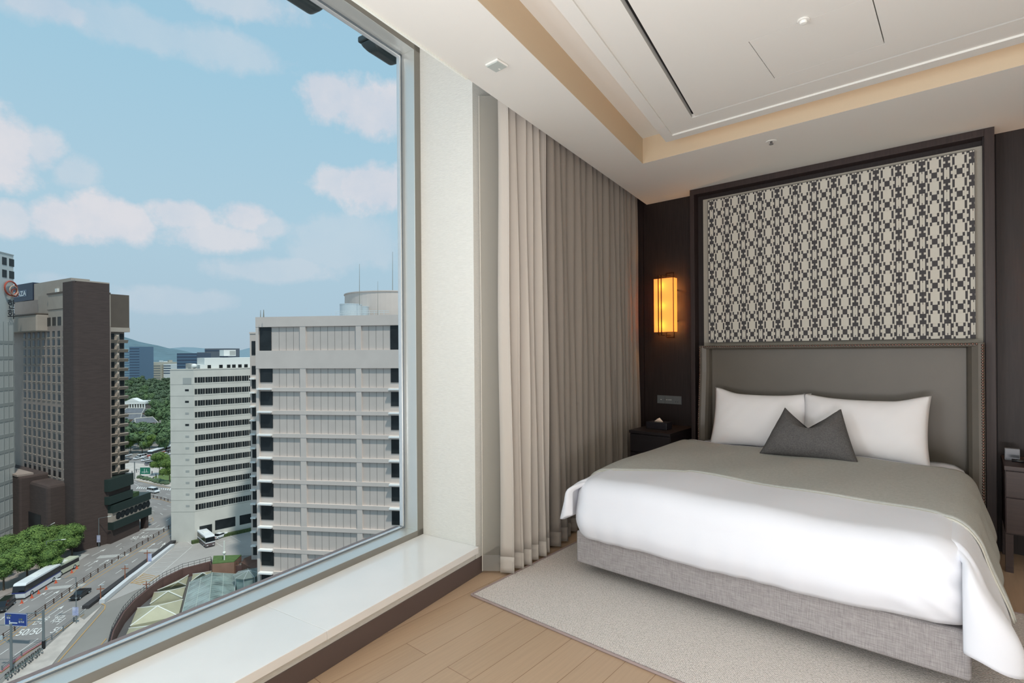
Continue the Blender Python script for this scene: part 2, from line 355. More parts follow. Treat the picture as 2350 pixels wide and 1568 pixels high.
# smoke detector, sprinkler, sensor
det = thing('smoke_detector', (-.613, 2.985, RZ+.006), 'small round white detector beside the ceiling access hatch', 'smoke detector')
mb = MB(); mb.lathe((-.613, 2.985, RZ-.0), [(.028, .006), (.03, .001), (.027, -.002)], 28); mb.build('base', M_ceil, det, smooth=False)
mb = MB(); mb.lathe((-.613, 2.985, RZ-.002), [(.018, .0), (.019, -.006), (.015, -.012), (.008, -.013)], 28); mb.build('sensing_head', M_white, det)
spk = thing('sprinkler', (-1.127, 4.381, CZ), 'recessed chrome fire sprinkler in the ceiling above the bed head', 'sprinkler')
mb = MB(); mb.lathe((-1.127, 4.381, CZ-.004), [(.04, .004), (.038, 0), (.02, 0), (.018, .003)], 28); mb.build('escutcheon', M_ceil, spk)
mb = MB(); mb.tube((-1.127, 4.381, CZ), (-1.127, 4.381, CZ-.02), .009, 12); mb.tube((-1.127, 4.381, CZ-.02), (-1.127, 4.381, CZ-.023), .016, 12); mb.build('nozzle', mat('chrome', (150, 150, 155), .15, 1), spk)
sen = thing('presence_sensor', (-1.971, 2.166, CZ), 'square rounded pale grey sensor box on the ceiling near the curtain', 'sensor')
mb = MB(); mb.box(-2.018, -1.924, 2.12, 2.213, CZ-.012, CZ); mb.build('housing', M_white, sen, bevel=.008, seg=4, smooth=False)
mb = MB(); mb.box(-2.012, -1.930, 2.126, 2.207, CZ-.018, CZ-.0115); mb.build('cover', mat('sensor_grey', (176, 184, 180), .4), sen, bevel=.005, seg=3)
mb = MB(); mb.box(-1.976, -1.968, 2.185, 2.197, CZ-.0195, CZ-.0175); mb.build('indicator', M_white, sen)

# headboard wall of dark panels
mb = MB()
for x0, x1 in ((-3.6, -2.70), (-2.694, -2.10), (-2.094, .172), (.178, .42), (.426, xr)): mb.box(x0, x1, 5.36, 5.40, 0, 3.95)
mb.box(-3.6, xr+.1, 5.38, 5.46, 0, 3.95)
struct(mb.build('wall_headboard', M_wood))
mb = MB(); mb.box(xr, xr+.1, yb, 5.46, 0, 3.6); struct(mb.build('wall_right', mat('greige_wall', (190, 184, 172), .8)))
mb = MB(); mb.box(-4.2, xr+.1, yb-.1, yb, 0, 4.0); struct(mb.build('wall_back', M_wallp))
# window wall: pier beyond the window, wall behind the curtain, parapet and head
SI = .204
mb = MB(); mb.wbox(-.06, .5, -.64, 0, .115, 3.76); mb.wbox(.5, 3.05, -.78, -.06, 0, 3.95); struct(mb.build('wall_window', M_wallp))
mb = MB(); mb.wbox(-8, -.062, -.06, -.004, .113, SI-.044); struct(mb.build('wall_window', M_wallp)); mb = MB(); mb.wbox(-8, -.062, -.78, -.06, -.05, SI-.044); struct(mb.build('wall_window', M_wallp))
mb = MB(); mb.wbox(-8, .36, -.03, .002, 0, .113); struct(mb.build('baseboard_window', M_skirt, bevel=.002))
mb = MB()
for a, b in ((-8, -4.4), (-4.398, -1.305), (-1.303, -.062)): mb.wbox(a, b, -.472, .026, SI-.044, SI)
struct(mb.build('window_sill', M_sill, bevel=.002)); bpy.data.objects['window_sill'].name = 'trim_2'
HZ = 3.75
mb = MB(); mb.wbox(-8, .5, -.64, .75, HZ, HZ+.12); mb.wbox(.5, 3.1, -.9, .6, HZ+.1, HZ+.3)
struct(mb.build('ceiling_pocket', M_wallp)); bpy.data.objects['ceiling_pocket'].name = 'ceiling.002'
mb = MB(); a = cedge(-2.1); b = cedge(1.0); mb.prism([a, b, b+Vector((.03, 0, 0)), a+Vector((.03, 0, 0))], CZ+.05, HZ+.02)
a2 = Vector((e0.x-.35, yb, 0)); mb.prism([a2, a, a+Vector((.03, 0, 0)), a2+Vector((.03, 0, 0))], CZ+.05, HZ+.02)
struct(mb.build('trim_3', M_ceil))
mb = MB(); a = cedge(-2.1)+UP*(CZ-.004); b = cedge(.0)+UP*(CZ-.004); mb.bar(a, b, .012, .012); struct(mb.build('trim_4', mat('bead_white', (236, 240, 232), .4)))
# roof over everything so no sky light leaks in
mb = MB(); mb.box(-2.0, xr+.1, yb-.1, 5.5, 3.9, 4.0); struct(mb.build('ceiling_slab', M_ceil)); bpy.data.objects['ceiling_slab'].name = 'ceiling.003'

# window: aluminium frame with glass
win = MB()
FT = 3.75; FB = SI
GD = -.60
win.wbox(-8, -.12, -.63, -.47, FB, FB+.042); win.wbox(-8, -.12, -.63, -.47, FT-.055, FT)      # bottom and top rails
win.wbox(-.12, -.06, -.63, -.47, FB, FT)                                                        # jamb
wo = struct(win.build('window_1', M_alu, bevel=.003))
mb = MB(); mb.wbox(-8, -.06, -.4695, -.467, FB, FB+.041); mb.wbox(-8, -.06, -.4695, -.467, FT-.054, FT); mb.wbox(-.119, -.06, -.4695, -.467, FB, FT); mb.build('shaded_frame_face', mat('shaded_frame_aluminium', (150, 146, 138), .4, .6), wo)  # room-side strip of the same aluminium, its shade put into a darker colour
mb = MB(); k0 = FB+.042; k1 = FT-.055
mb.wbox(-8, -.12, GD-.02, GD+.006, k0, k0+.010); mb.wbox(-8, -.12, GD-.02, GD+.012, k1-.02, k1); mb.wbox(-.14, -.12, GD-.02, GD+.012, k0, k1)
mb.build('gasket', M_alud, wo)
mb = MB(); mb.wbox(-8, -.14, GD-.012, GD+.009, k0+.010, k0+.014); mb.wbox(-8, -.14, GD-.012, GD+.016, k1-.028, k1-.02); mb.wbox(-.15, -.14, GD-.012, GD+.018, k0+.02, k1-.02)
mb.build('bright_bead', mat('bright_bead', (225, 228, 230), .25, .5), wo)
mb = MB(); mb.wbox(-8, -.1, -.70, -.66, k0-.05, k0-.012); mb.build('outer_rail', mat('outer_rail', (150, 128, 122), .5), wo)
mb = MB(); mb.add([wl(-7.9, GD-.003, k0+.005), wl(-.13, GD-.003, k0+.005), wl(-.13, GD-.003, k1-.005), wl(-7.9, GD-.003, k1-.005)], [(0, 3, 2, 1)]); mb.build('pane', glass_mat('window_glass'), wo, fix=False)
# dark lamp housings hung outside over the glass
M_hous = mat('dark_housing', (52, 60, 62), .4)
for s0, s1, lb in ((-.30, .03, 'dark rounded lamp housing outside the window head, beside the jamb'), (-1.05, -.69, 'dark rounded lamp housing outside the window head, at the photo top edge')):
    t = thing('outside_lamp', wl((s0+s1)/2, -.76, 3.78), lb, 'lamp housing', 'lamp housings outside the window')
    mb = MB(); mb.hexa([wl(s0+.05, -.70, 3.705), wl(s1-.05, -.70, 3.705), wl(s1-.05, -.80, 3.715), wl(s0+.05, -.80, 3.715), wl(s0, -.66, 3.775), wl(s1, -.66, 3.775), wl(s1, -.85, 3.775), wl(s0, -.85, 3.775)])
    mb.build('housing', M_hous, t, bevel=.025, seg=4, smooth=False)
    mb = MB(); mb.wbox(s0, s1, -.85, -.66, 3.777, 3.82); mb.build('lid', M_hous, t, bevel=.01)

# ------------------------------------------------------------------ curtains
def curtain(name, label, s0, s1, folds, amp, mtl, z0, z1, seed, cen, part_hem, solid=.003, group=None, n_per=12):
    rnd = random.Random(seed); n = folds*n_per
    ph = [rnd.uniform(-.35, .35) for _ in range(folds+2)]; am = [rnd.uniform(.6, 1.25) for _ in range(folds+2)]; lean = [rnd.uniform(-.03, .03) for _ in range(folds+2)]
    def pos(u, v):
        f = u*folds; i = min(int(f), folds-1); fr = f-i
        a = am[i]*(1-fr)+am[i+1]*fr; l = lean[i]*(1-fr)+lean[i+1]*fr; p = ph[i]*(1-fr)+ph[i+1]*fr
        w = math.sin(2*math.pi*f+p*2); w = math.copysign(abs(w)**.6, w)+.18*math.sin(4*math.pi*f+p*5)
        spread = .75+.35*(1-v)
        s = s0+(s1-s0)*u+l*(1-v)*1.2+.012*math.sin(2*math.pi*f*2+p)
        d = cen(s)+amp*a*w*spread+.006*math.sin(v*9+i*2.1)
        return wl(s, d, z0+(z1-z0)*v)
    t = thing(name, wl((s0+s1)/2, cen((s0+s1)/2), z0), label, 'curtain', group)
    mb = MB(); hem = .11/(z1-z0); mb.grid(lambda u, v: pos(u, hem+(1-hem)*v), n, 40)
    mb.build('fabric', mtl, t, smooth=True, solid=solid, fix=False)
    mb = MB(); mb.grid(lambda u, v: pos(u, hem*v), n, 3); mb.build('hem', part_hem, t, smooth=True, solid=solid*1.3, fix=False)
    return t
M_sheer = sheer_mat('sheer_voile', (218, 211, 202), .08, .25); M_sheer_h = sheer_mat('sheer_hem', (216, 209, 200), .05, .25)
M_sheer1 = sheer_mat('sheer_single', (196, 192, 182), .55, .35)
M_drape = mat('grey_drape', (146, 138, 129), .85, bump=.1, bscale=160, spec=.15, sheen=.2)
sh = curtain('sheer_curtain', 'pale translucent sheer curtain gathered beside the window pier', .025, .60, 6, .06, M_sheer, .02, 3.30, 3, lambda s: .17+.06*s, M_sheer_h, .002, n_per=18)
mb = MB(); mb.grid(lambda u, v: wl(-.012+.075*u+.012*math.sin(v*3)*(1-v), .02+.13*u**1.5+.015*math.sin(u*3), .13+(3.28-.13)*v), 10, 24); mb.build('loose_edge', M_sheer1, sh, smooth=True, fix=False)
mb = MB(); mb.grid(lambda u, v: wl(-.012+.075*u, .02+.13*u**1.5+.015*math.sin(u*3), .02+.11*v), 10, 2); mb.build('loose_edge_hem', sheer_mat('sheer_single_hem', (190, 188, 182), .35, .35), sh, smooth=True, fix=False)
mb = MB(); mb.path([wl(-.012+.012*math.sin(k/12*3)*(1-k/12), .02, .13+3.15*k/12) for k in range(13)]+[], .0022, 5); mb.tube(wl(-.012, .02, .02), wl(-.012, .02, .13), .0022, 5); mb.build('selvage', mat('selvage', (226, 222, 212), .8), sh)
curtain('drape', 'long grey-taupe pleated blackout drape between the sheer curtain and the dark wall', .60, 2.73, 16, .062, M_drape, .02, 3.30, 11, lambda s: .215-.012*s, M_drape, .003)
mb = MB(); a = wl(-.02, .17, 3.30); b = wl(2.74, .24, 3.30); mb.bar(a+UP*.03, b+UP*.03, .05, .03)
tag(mb.build('curtain_track', M_white), 'white curtain track hidden in the ceiling pocket over the drapes', 'curtain track')

# ------------------------------------------------------------------ portal, panel, artwork
por = thing('wood_portal', (-.96, 5.3, 0), 'dark brown timber portal frame around the artwork and headboard', 'wall frame')
YF = 5.165
for x0, x1 in ((-2.09, -2.048), (.109, .165)):
    mb = MB(); mb.box(x0, x1, YF, 5.355, 0, CZ-.001); mb.build('post', M_wood2, por, bevel=.002)
mb = MB(); mb.box(-2.048, .109, YF, 5.355, 3.075, CZ-.001); mb.build('head_beam', M_wood2, por, bevel=.002)
mb = MB(); mb.box(-2.048, .109, 5.27, 5.34, 1.2, 3.075); mb.build('back_board', M_wood, por)
mb = MB(); mb.box(.1, .109, YF+.02, 5.27, 0, 3.075); mb.build('inner_lip', M_wood, por)
mb = MB(); mb.box(-1.987, .10, 5.245, 5.27, 1.2, 3.03); mb.build('linen_panel', M_linen, por, bevel=.002)
art = thing('lattice_artwork', (-.93, 5.22, 1.6), 'wide wall canvas with repeating cream and charcoal lattice pattern above the bed', 'artwork')
AX0, AX1, AZ0, AZ1 = -1.925, .057, 1.597, 2.998
mb = MB(); mb.box(AX0, AX1, 5.203, 5.245, AZ0, AZ1); mb.build('canvas', mat('art_charcoal', (66, 64, 66), .8), art)
PWx, PHz = .14875, .170; CX = -.0285; CZ0 = 1.53+.904
RE = []
def half(x0, x1, y0, y1): RE.append((x0, x1, y0, y1))
# quarter cell in units of 1/24 width, 1/22 height; oval centre at the origin
half(0, 4.5, 0, 4.8); half(0, 2.4, 4.7, 8.1); half(4.6, 6.4, 3.9, 11.01); half(2.8, 4.7, 8.4, 11.01); half(6.3, 8.1, 9.4, 11.01)
half(6.8, 8.6, 0, 5.2); half(8.5, 10.7, 0, 1.1); half(9.5, 11.6, 5.3, 11.01); half(11.5, 12.01, 7.4, 11.01)
ux = PWx/24; uz = PHz/22
mb = MB()
for i in range(-14, 3):
    for j in range(-6, 6):
        for (x0, x1, y0, y1) in RE:
            for sx in (-1, 1):
                for sz in (-1, 1):
                    a, b = sorted((sx*x0*ux, sx*x1*ux)); c, d = sorted((sz*y0*uz, sz*y1*uz))
                    X0 = max(CX+i*PWx+a, AX0+.002); X1 = min(CX+i*PWx+b, AX1-.002); Z0 = max(CZ0+j*PHz+c, AZ0+.002); Z1 = min(CZ0+j*PHz+d, AZ1-.002)
                    if X1 > X0 and Z1 > Z0: mb.add([(X0, 5.2022, Z0), (X1, 5.2022, Z0), (X1, 5.2022, Z1), (X0, 5.2022, Z1)], [(0, 1, 2, 3)])
mb.build('lattice_pattern', mat('art_cream', (204, 200, 188), .8, bump=.1, bscale=300), art)

# ------------------------------------------------------------------ bed
M_leather = mat('olive_grey_leather', (96, 90, 81), .42, var=.05, vscale=3, bump=.05, bscale=300, spec=.45)
M_nail = mat('bronze_nail', (120, 96, 88), .25, .9)
hb = thing('headboard', (-.93, 5.12, 0), 'tall winged grey-brown leather headboard edged with bronze nailheads', 'headboard')
HL, HR, HT = -1.965, .102, 1.565
mb = MB(); mb.box(HL+.02, HR-.02, 5.13, 5.20, .05, HT-.02); mb.build('upholstered_back', M_leather, hb, bevel=.02, seg=4)
mb = MB(); mb.box(HL, HR, 5.045, 5.125, HT-.030, HT-.001); mb.build('top_edge', M_leather, hb, bevel=.012, seg=4)
for sgn, x in ((1, HL), (-1, HR)):
    mb = MB(); w = .1
    rows = []
    for k in range(13):
        z = .05+(HT-.05)*k/12; yf = 5.045-.05*max(0, min(1, (HT-.25-z)/.5)); prof = [(0, 5.13), (0, yf+.01), (.008, yf), (.035, yf-.003), (.07, yf+.012), (w-.01, yf+.035), (w, yf+.07), (w, 5.13)]
        rows.append([(x+sgn*a, b, z) for a, b in prof])
    n = len(rows[0]); vs = [p for r in rows for p in r]; fs = [(j*n+i, j*n+(i+1) % n, (j+1)*n+(i+1) % n, (j+1)*n+i) for j in range(12) for i in range(n)]+[tuple(range(n)), tuple(12*n+i for i in range(n))]
    mb.add(vs, fs); mb.build('wing', M_leather, hb, smooth=False, bevel=.004)
nails = []
k = 0
zz = HT-.02
while zz > .35:
    yf = 5.045-.05*max(0, min(1, (HT-.25-zz)/.5)); nails.append((HR-.012, yf-.002, zz)); nails.append((HL+.012, yf-.002, zz)); zz -= .0205
xx = HL+.035
tops = []
while xx < HR-.03: tops.append((xx, 5.045, HT-.011)); xx += .0205
nails = sorted(nails+tops, key=lambda p: -p[0])
nb = MB(); nb.ball((0, 0, 0), .0085, 10, sq=(1, .6, 1)); proto = nb.build('nailhead', M_nail, hb, smooth=True)
proto.location = Vector(nails[0])-Vector(hb.location)
for v in proto.data.vertices: v.co += Vector(hb.location)
for p in nails[1:99]:
    c = proto.copy(); COL.objects.link(c); c.location = Vector(p)-Vector(hb.location)
mb = MB()
for p in nails[99:]: mb.ball(p, .0085, 6, sq=(1, .6, 1))
tag(mb.build('nailhead_row', M_nail, hb, smooth=True), kind='stuff')

M_base = weave_mat('grey_tweed', (140, 135, 135), (176, 171, 170), 18, 420, bump=.2)
bed = thing('bed', (-1.0, 4.0, 0), 'king bed on a grey tweed divan base with a mattress under the duvet', 'bed')
mb = MB(); mb.box(-2.0, .012, 2.96, 5.03, .10, .315); mb.build('divan_base', M_base, bed, bevel=.018, seg=4)
M_dark = mat('dark_leg', (30, 28, 28), .5)
for x in (-1.8, -.2):
    for y in (3.3, 4.8):
        mb = MB(); mb.tube((x, y, .012), (x, y, .1), .03, 12); mb.build('leg', M_dark, bed)
M_sheet = mat('white_cotton', (228, 230, 236), .75, spec=.2, bump=.12, bscale=9, sheen=.15)
mb = MB(); mb.box(-1.96, -.03, 3.02, 5.02, .32, .60); mb.build('mattress', M_sheet, bed, bevel=.06, seg=5)
mb = MB()
def sheet(u, v):
    x = -1.99+2.02*u; e = min(u, 1-u)*2.02; zt = .665; r = .14
    if e < r: zt -= r-math.sqrt(max(0, r*r-(r-e)**2))
    return (x, 4.15+.86*v, zt+.01*math.sin(u*17+v*5))
mb.grid(sheet, 40, 10); mb.build('fitted_sheet', M_sheet, bed, smooth=True, solid=.01, fix=False)

# duvet: top panel falling over the foot, plus side drops that flare at the foot corners
def smooth01(t): t = max(0, min(1, t)); return t*t*(3-2*t)
BX0, BX1 = -2.005, .022
def top_z(x, y):
    z = .700-.035*smooth01((3.6-y)/.9)
    z += .006*math.sin(x*4.1+y*2.3)+.004*math.sin(x*9.7-y*5.1)
    return z
YE = 4.68; YFt = 2.905; RC = .13
def duvet_profile(x, s):
    """distance s from the head end down over the foot"""
    L1 = YE-(YFt+RC)
    if s < L1:
        y = YE-s; return Vector((x, y, top_z(x, y))), Vector((0, 0, 1))
    arc = RC*math.pi/2
    zt = top_z(x, YFt+RC)
    if s < L1+arc:
        a = (s-L1)/RC; return Vector((x, YFt+RC-RC*math.sin(a), zt-RC+RC*math.cos(a))), Vector((0, -math.sin(a), math.cos(a)))
    k = s-L1-arc
    hem = .018*math.sin(x*3.3+.7)+.008*math.sin(x*11)
    dz = min(k, 9); bul = .03*math.sin(min(1, k/.25)*math.pi)
    fold = .004*math.sin(x*34+2*math.sin(x*7))*smooth01(k/.2)
    return Vector((x, YFt-bul+fold+.03*smooth01((k-.12)/.14), zt-RC-k)), Vector((0, -1, 0))
LT = (YE-(YFt+RC))+RC*math.pi/2+.225
def duvet_top(u, v):
    x = BX0+(BX1-BX0)*u; p, n = duvet_profile(x, LT*v)
    e = min(u, 1-u)*(BX1-BX0); r = .14
    if e < r:
        k = r-math.sqrt(max(0, r*r-(r-e)**2)); k *= (.75+.5*v)
        p = p-n*k
    if u > .78 and v > .62:
        g = smooth01((u-.78)/.22)*smooth01((v-.62)/.2); p.y -= .007*g*math.sin((p.z*1.0+x*.6)*62+3*math.sin(x*9)); p.x += .004*g*math.sin(p.z*70)
    if v > .85:
        p.z += .02*smooth01((v-.85)/.15)*math.sin(x*2.2+1.4)-.02*smooth01((.35-min(u, 1-u)*2)/.35)*0
    return p
duv = thing('duvet', (-1.0, 3.6, .66), 'white cotton duvet over the bed, falling down the foot end', 'duvet')
mb = MB(); mb.grid(duvet_top, 110, 90)
mb.build('top_and_foot', M_sheet, duv, smooth=True, solid=.02, fix=False)
def side_pt(sgn, k, y, fl, off=0):
    """point k metres down the cover from the top edge line on the left (-1) or right (+1)"""
    x0 = BX1-.10 if sgn > 0 else BX0+.10
    out = (.085+.05*fl) if sgn > 0 else (.03+.035*fl)
    a = min(k/.16, 1)*math.pi/2
    x = x0+sgn*((.105+off)*math.sin(a)+out*smooth01((k-.08)/.36))
    z = top_z(x0, y)-.006-(.0 if off else .010*(1-smooth01(k/.06)))-(.10)*(1-math.cos(a))+off*math.cos(a)-max(0, k-.16)
    return x, z
def side(sgn):
    def fn(u, v):   # u: head to foot then round the foot corner, v: down
        um = .86
        yend = 3.05-.15*smooth01(v/.4); uu = min(u/um, 1); y = YE+(yend-YE)*uu; fl = smooth01((uu-.72)/.28)
        wrap = max(0, (u-um)/(1-um))
        kmax = (.42+.09*fl) if sgn > 0 else .30+.02*fl
        x, z = side_pt(sgn, v*kmax, y, fl)
        pl = math.sin(uu*30+1.5*math.sin(uu*9)+v*1.2)
        x += sgn*.010*pl*smooth01((v-.15)/.5)*(.4+fl)
        if wrap > 0:
            xi = min(x-.02, BX1-.03) if sgn > 0 else max(x+.02, BX0+.03)
            x = x+(xi-x)*smooth01(wrap)
            y = yend-(.045*math.sin(wrap*math.pi)+.02*wrap)*smooth01(v/.3)
            z += .055*wrap*smooth01((v-.6)/.4)-(.03*wrap)*(1-smooth01(v/.35))+.006*math.sin(wrap*9+v*8)*smooth01(v/.3)
        return (x, y, z)
    m_ = MB(); m_.grid(fn, 100, 30)
    return m_.build('side_drop', M_sheet, duv, smooth=True, solid=.018, fix=False)
side(1); side(-1)
# grey blanket over the middle of the bed and down the right side
M_blank = weave_mat('grey_blanket_wool', (174, 175, 169), (187, 188, 182), 60, 240, bump=.12)
bl = thing('bed_blanket', (-1.0, 3.9, .7), 'pale grey wool blanket laid across the upper half of the duvet', 'blanket')
def blanket(u, v, lift=.011):
    xl, xr_ = BX0+.10, BX1-.10; Ltop = xr_-xl; Lside = .40; Lleft = .16
    s = -Lleft+u*(Lleft+Ltop+Lside)
    yf = 3.40+.03*math.sin(u*5)
    if s < .5: yf = 3.17+.23*smooth01((s+.16)/.7)
    if s > Ltop-.2: yf = yf-.24*smooth01((s-Ltop+.2)/.6)
    y = yf+(4.62-yf)*v
    if s < 0: x, z = side_pt(-1, -s, y, 0, lift); x -= lift
    elif s <= Ltop: x = xl+s; z = top_z(x, y)-.006*smooth01(1-min(s, Ltop-s)/.05)+lift
    else:
        k = s-Ltop; uu = (YE-y)/(YE-2.90); fl = smooth01((uu-.72)/.28); x, z = side_pt(1, k, y, fl, lift); x += lift*.8+.005*math.sin(y*16)*min(1, k/.2)
    return (x, y, z)
mb = MB(); mb.grid(lambda u, v: blanket(u, v), 130, 40); mb.build('wool', M_blank, bl, smooth=True, solid=.012, fix=False)
mb = MB(); mb.grid(lambda u, v: tuple(Vector(blanket(u, 0, .009))+Vector((0, -.012+.014*v, .001-.006*(1-v)))), 130, 2); mb.build('edge_binding', mat('blanket_binding', (205, 203, 192), .7), bl, smooth=True, solid=.006, fix=False)

# pillows
M_pil = mat('pillow_cotton', (236, 234, 234), .75, spec=.2, bump=.04, bscale=7, sheen=.1)
def cushion(name, label, cat, org, ax, ay, w, h, t, mtl, fn=None, group=None, seed=0, pinch=.1, n=40, seam=True):
    """org = bottom centre, ax = across, ay = up the face (leaning); thickness along the normal"""
    ax = Vector(ax).normalized(); ay = Vector(ay).normalized(); nz = ax.cross(ay).normalized(); rnd = random.Random(seed)
    o = thing(name, org, label, cat, group)
    def f(sd):
        def g(u, v):
            a = 2*u-1; b = 2*v-1
            prof = (max(0, 1-abs(a)**3.2)*max(0, 1-abs(b)**3.0))**.55
            px = a*w/2*(1-pinch*(1-b*b)*.5*abs(a)); py = h/2+b*h/2*(1-pinch*(1-a*a)*abs(b))
            th = t/2*prof
            wr = .003*math.sin(a*7+b*5+seed)+.0012*math.sin(a*19-b*11+seed*2)+.004*math.sin(b*16+seed)*smooth01((abs(a)-.75)/.2)
            p = [px, py, sd*(th+wr*prof)]
            if fn: p = fn(a, b, p, sd)
            return Vector(org)+ax*p[0]+ay*p[1]+nz*p[2]
        return g
    mb = MB(); mb.grid(f(1), n, n); mb.grid(f(-1), n, n)
    ob = mb.build('cover', mtl, o, smooth=True, fix=True)
    bmm = bmesh.new(); bmm.from_mesh(ob.data); bmesh.ops.remove_doubles(bmm, verts=bmm.verts, dist=.0005); bmesh.ops.recalc_face_normals(bmm, faces=bmm.faces); bmm.to_mesh(ob.data); bmm.free()
    return o
lean = Vector((0, .30, .95))
def pilfn(tipl, tipr, lowl=0, lowr=0):
    def fn(a, b, p, sd):
        if b > 0:
            p[1] += (tipl if a < 0 else tipr)*smooth01((abs(a)-.45)/.55)*b - .0
        return p
    return fn
cushion('pillow', 'white bed pillow on the left, leaning on the headboard nearer the curtains', 'pillow', (-1.375, 4.80, .668), (1, .04, 0), lean, .79, .50, .20, M_pil, fn=pilfn(.035, .01), group='white bed pillows', seed=1)
cushion('pillow', 'white bed pillow on the right, leaning on the headboard under the artwork', 'pillow', (-.61, 4.76, .668), (1, -.03, 0), lean, .84, .50, .21, M_pil, fn=pilfn(.01, .035), group='white bed pillows', seed=4)
M_cush = weave_mat('charcoal_wool', (84, 82, 82), (104, 102, 101), 90, 200, bump=.1)
def chop(a, b, p, sd):
    # karate-chopped cushion: middle of the top edge pushed deep down, corners standing up
    k = math.exp(-(a*1.9)**2*1.3)*smooth01((b+.25)/1.25)
    k2 = max(0, 1-abs(a+.05))**.95*smooth01((b+.15)/1.15)
    p[1] -= .17*k2; p[2] *= 1-.3*k
    p[0] *= 1-.42*(b+1)/2
    p[2] -= .015*k*(1 if sd > 0 else -1)*1.2
    return p
cushion('cushion', 'charcoal grey dented cushion in front of the two white pillows', 'cushion', (-.905, 4.40, .706), (1, .03, 0), Vector((0, .5, .87)), .66, .42, .2, M_cush, fn=chop, seed=9, pinch=.05, n=60)

# ------------------------------------------------------------------ rug
def rug_mat():
    m = bpy.data.materials.new('woven_rug'); m.use_nodes = True; nt = m.node_tree; N = nt.nodes; L = nt.links; b = N['Principled BSDF']; b.inputs['Roughness'].default_value = .95; b.inputs['Specular IOR Level'].default_value = .1
    tc = N.new('ShaderNodeTexCoord'); mp = N.new('ShaderNodeMapping'); mp.inputs['Rotation'].default_value = (0, 0, .78); mp.inputs['Scale'].default_value = (110, 110, 110); L.new(tc.outputs['Object'], mp.inputs[0])
    v = N.new('ShaderNodeTexVoronoi'); v.inputs['Scale'].default_value = 1; v.inputs['Randomness'].default_value = .35; L.new(mp.outputs[0], v.inputs['Vector'])
    r = N.new('ShaderNodeValToRGB'); L.new(v.outputs['Distance'], r.inputs[0])
    r.color_ramp.elements[0].position = .25; r.color_ramp.elements[0].color = (*lin((242, 233, 227)), 1); r.color_ramp.elements[1].position = .75; r.color_ramp.elements[1].color = (*lin((186, 178, 170)), 1)
    L.new(r.outputs[0], b.inputs['Base Color'])
    bp = N.new('ShaderNodeBump'); bp.invert = True; bp.inputs['Strength'].default_value = .8; bp.inputs['Distance'].default_value = .006; L.new(v.outputs['Distance'], bp.inputs['Height']); L.new(bp.outputs[0], b.inputs['Normal'])
    return m
rug = thing('rug', (-1.0, 3.2, 0), 'pale woven area rug with pinkish bound edge lying under the bed', 'rug')
RX0, RX1, RY0, RY1 = -2.345, .98, 2.308, 4.15
mb = MB(); mb.box(RX0+.012, RX1-.012, RY0+.012, RY1-.012, 0.0005, .012); mb.build('pile', rug_mat(), rug)
mb = MB()
for a, b in (((RX0, RY0), (RX1, RY0)), ((RX1, RY0), (RX1, RY1)), ((RX1, RY1), (RX0, RY1)), ((RX0, RY1), (RX0, RY0))): mb.tube((a[0], a[1], .0075), (b[0], b[1], .0075), .0075, 8)
mb.build('edge_binding', mat('rug_binding', (164, 146, 142), .8), rug)

# ------------------------------------------------------------------ nightstands and what stands on them
M_night = mat('nightstand_veneer', (38, 33, 36), .45, var=.15, vscale=6, stretch=(.6, 12, 12))
M_night2 = mat('nightstand_brown', (60, 46, 43), .45, var=.15, vscale=6, stretch=(.6, 12, 12))
def nightstand(x0, x1, y0, y1, h, label, mm, lower_open):
    t = thing('nightstand', ((x0+x1)/2, (y0+y1)/2, 0), label, 'nightstand', 'bedside cabinets')
    mb = MB(); mb.box(x0, x1, y0-.01, y1, h-.028, h); mb.build('top', mm, t, bevel=.002)
    mb = MB(); mb.box(x0+.005, x1-.005, y0+.018, y1, .26 if lower_open else .05, h-.029)
    mb.build('body', mm, t)
    mb = MB(); mb.box(x0+.008, x1-.008, y0, y0+.017, h-.21, h-.036); mb.build('drawer', mm, t, bevel=.002)
    mb = MB(); mb.box(x0+.008, x1-.008, y0, y0+.017, .27 if lower_open else .06, h-.218); mb.build('drawer', mm, t, bevel=.002)
    if lower_open:
        for x in (x0+.005, x1-.045):
            for y in (y0+.01, y1-.05):
                mb = MB(); mb.box(x, x+.04, y, y+.04, 0, .259); mb.build('leg', mm, t)
    else:
        mb = MB(); mb.box(x0+.03, x1-.03, y0+.05, y1, 0, .049); mb.build('plinth', M_black, t)
    return t
nightstand(-2.555, -2.125, 4.745, 5.35, .73, 'dark bedside cabinet with drawers between the drape and the bed', M_night, False)
nightstand(.192, .78, 4.885, 5.35, .725, 'brown bedside cabinet with drawers at the right edge, right of the bed', M_night2, True)
tb = thing('tissue_box', (-2.36, 5.0, .73), 'dark rectangular tissue box on the left bedside cabinet', 'tissue box')
mb = MB(); mb.box(-2.47, -2.25, 4.94, 5.07, .7305, .80); mb.build('box', M_black if False else mat('tissue_case', (40, 38, 44), .35), tb, bevel=.004)
mb = MB(); mb.add([(-2.405, 5.0, .801), (-2.315, 5.0, .801), (-2.33, 5.02, .801), (-2.355, 5.01, .838), (-2.375, 4.99, .825)], [(0, 1, 3, 4), (1, 2, 3), (2, 0, 4, 3)]); mb.build('tissue', mat('tissue_paper', (245, 225, 205), .9), tb, solid=.002)
sw = thing('switch_plate', (-2.40, 5.36, .99), 'dark grey wall switch and socket plate above the left bedside cabinet', 'switch plate')
mb = MB(); mb.box(-2.542, -2.270, 5.348, 5.36, .948, 1.037); mb.build('plate', mat('switch_grey', (84, 88, 90), .45), sw, bevel=.002)
M_sw = mat('switch_grey2', (98, 102, 103), .4)
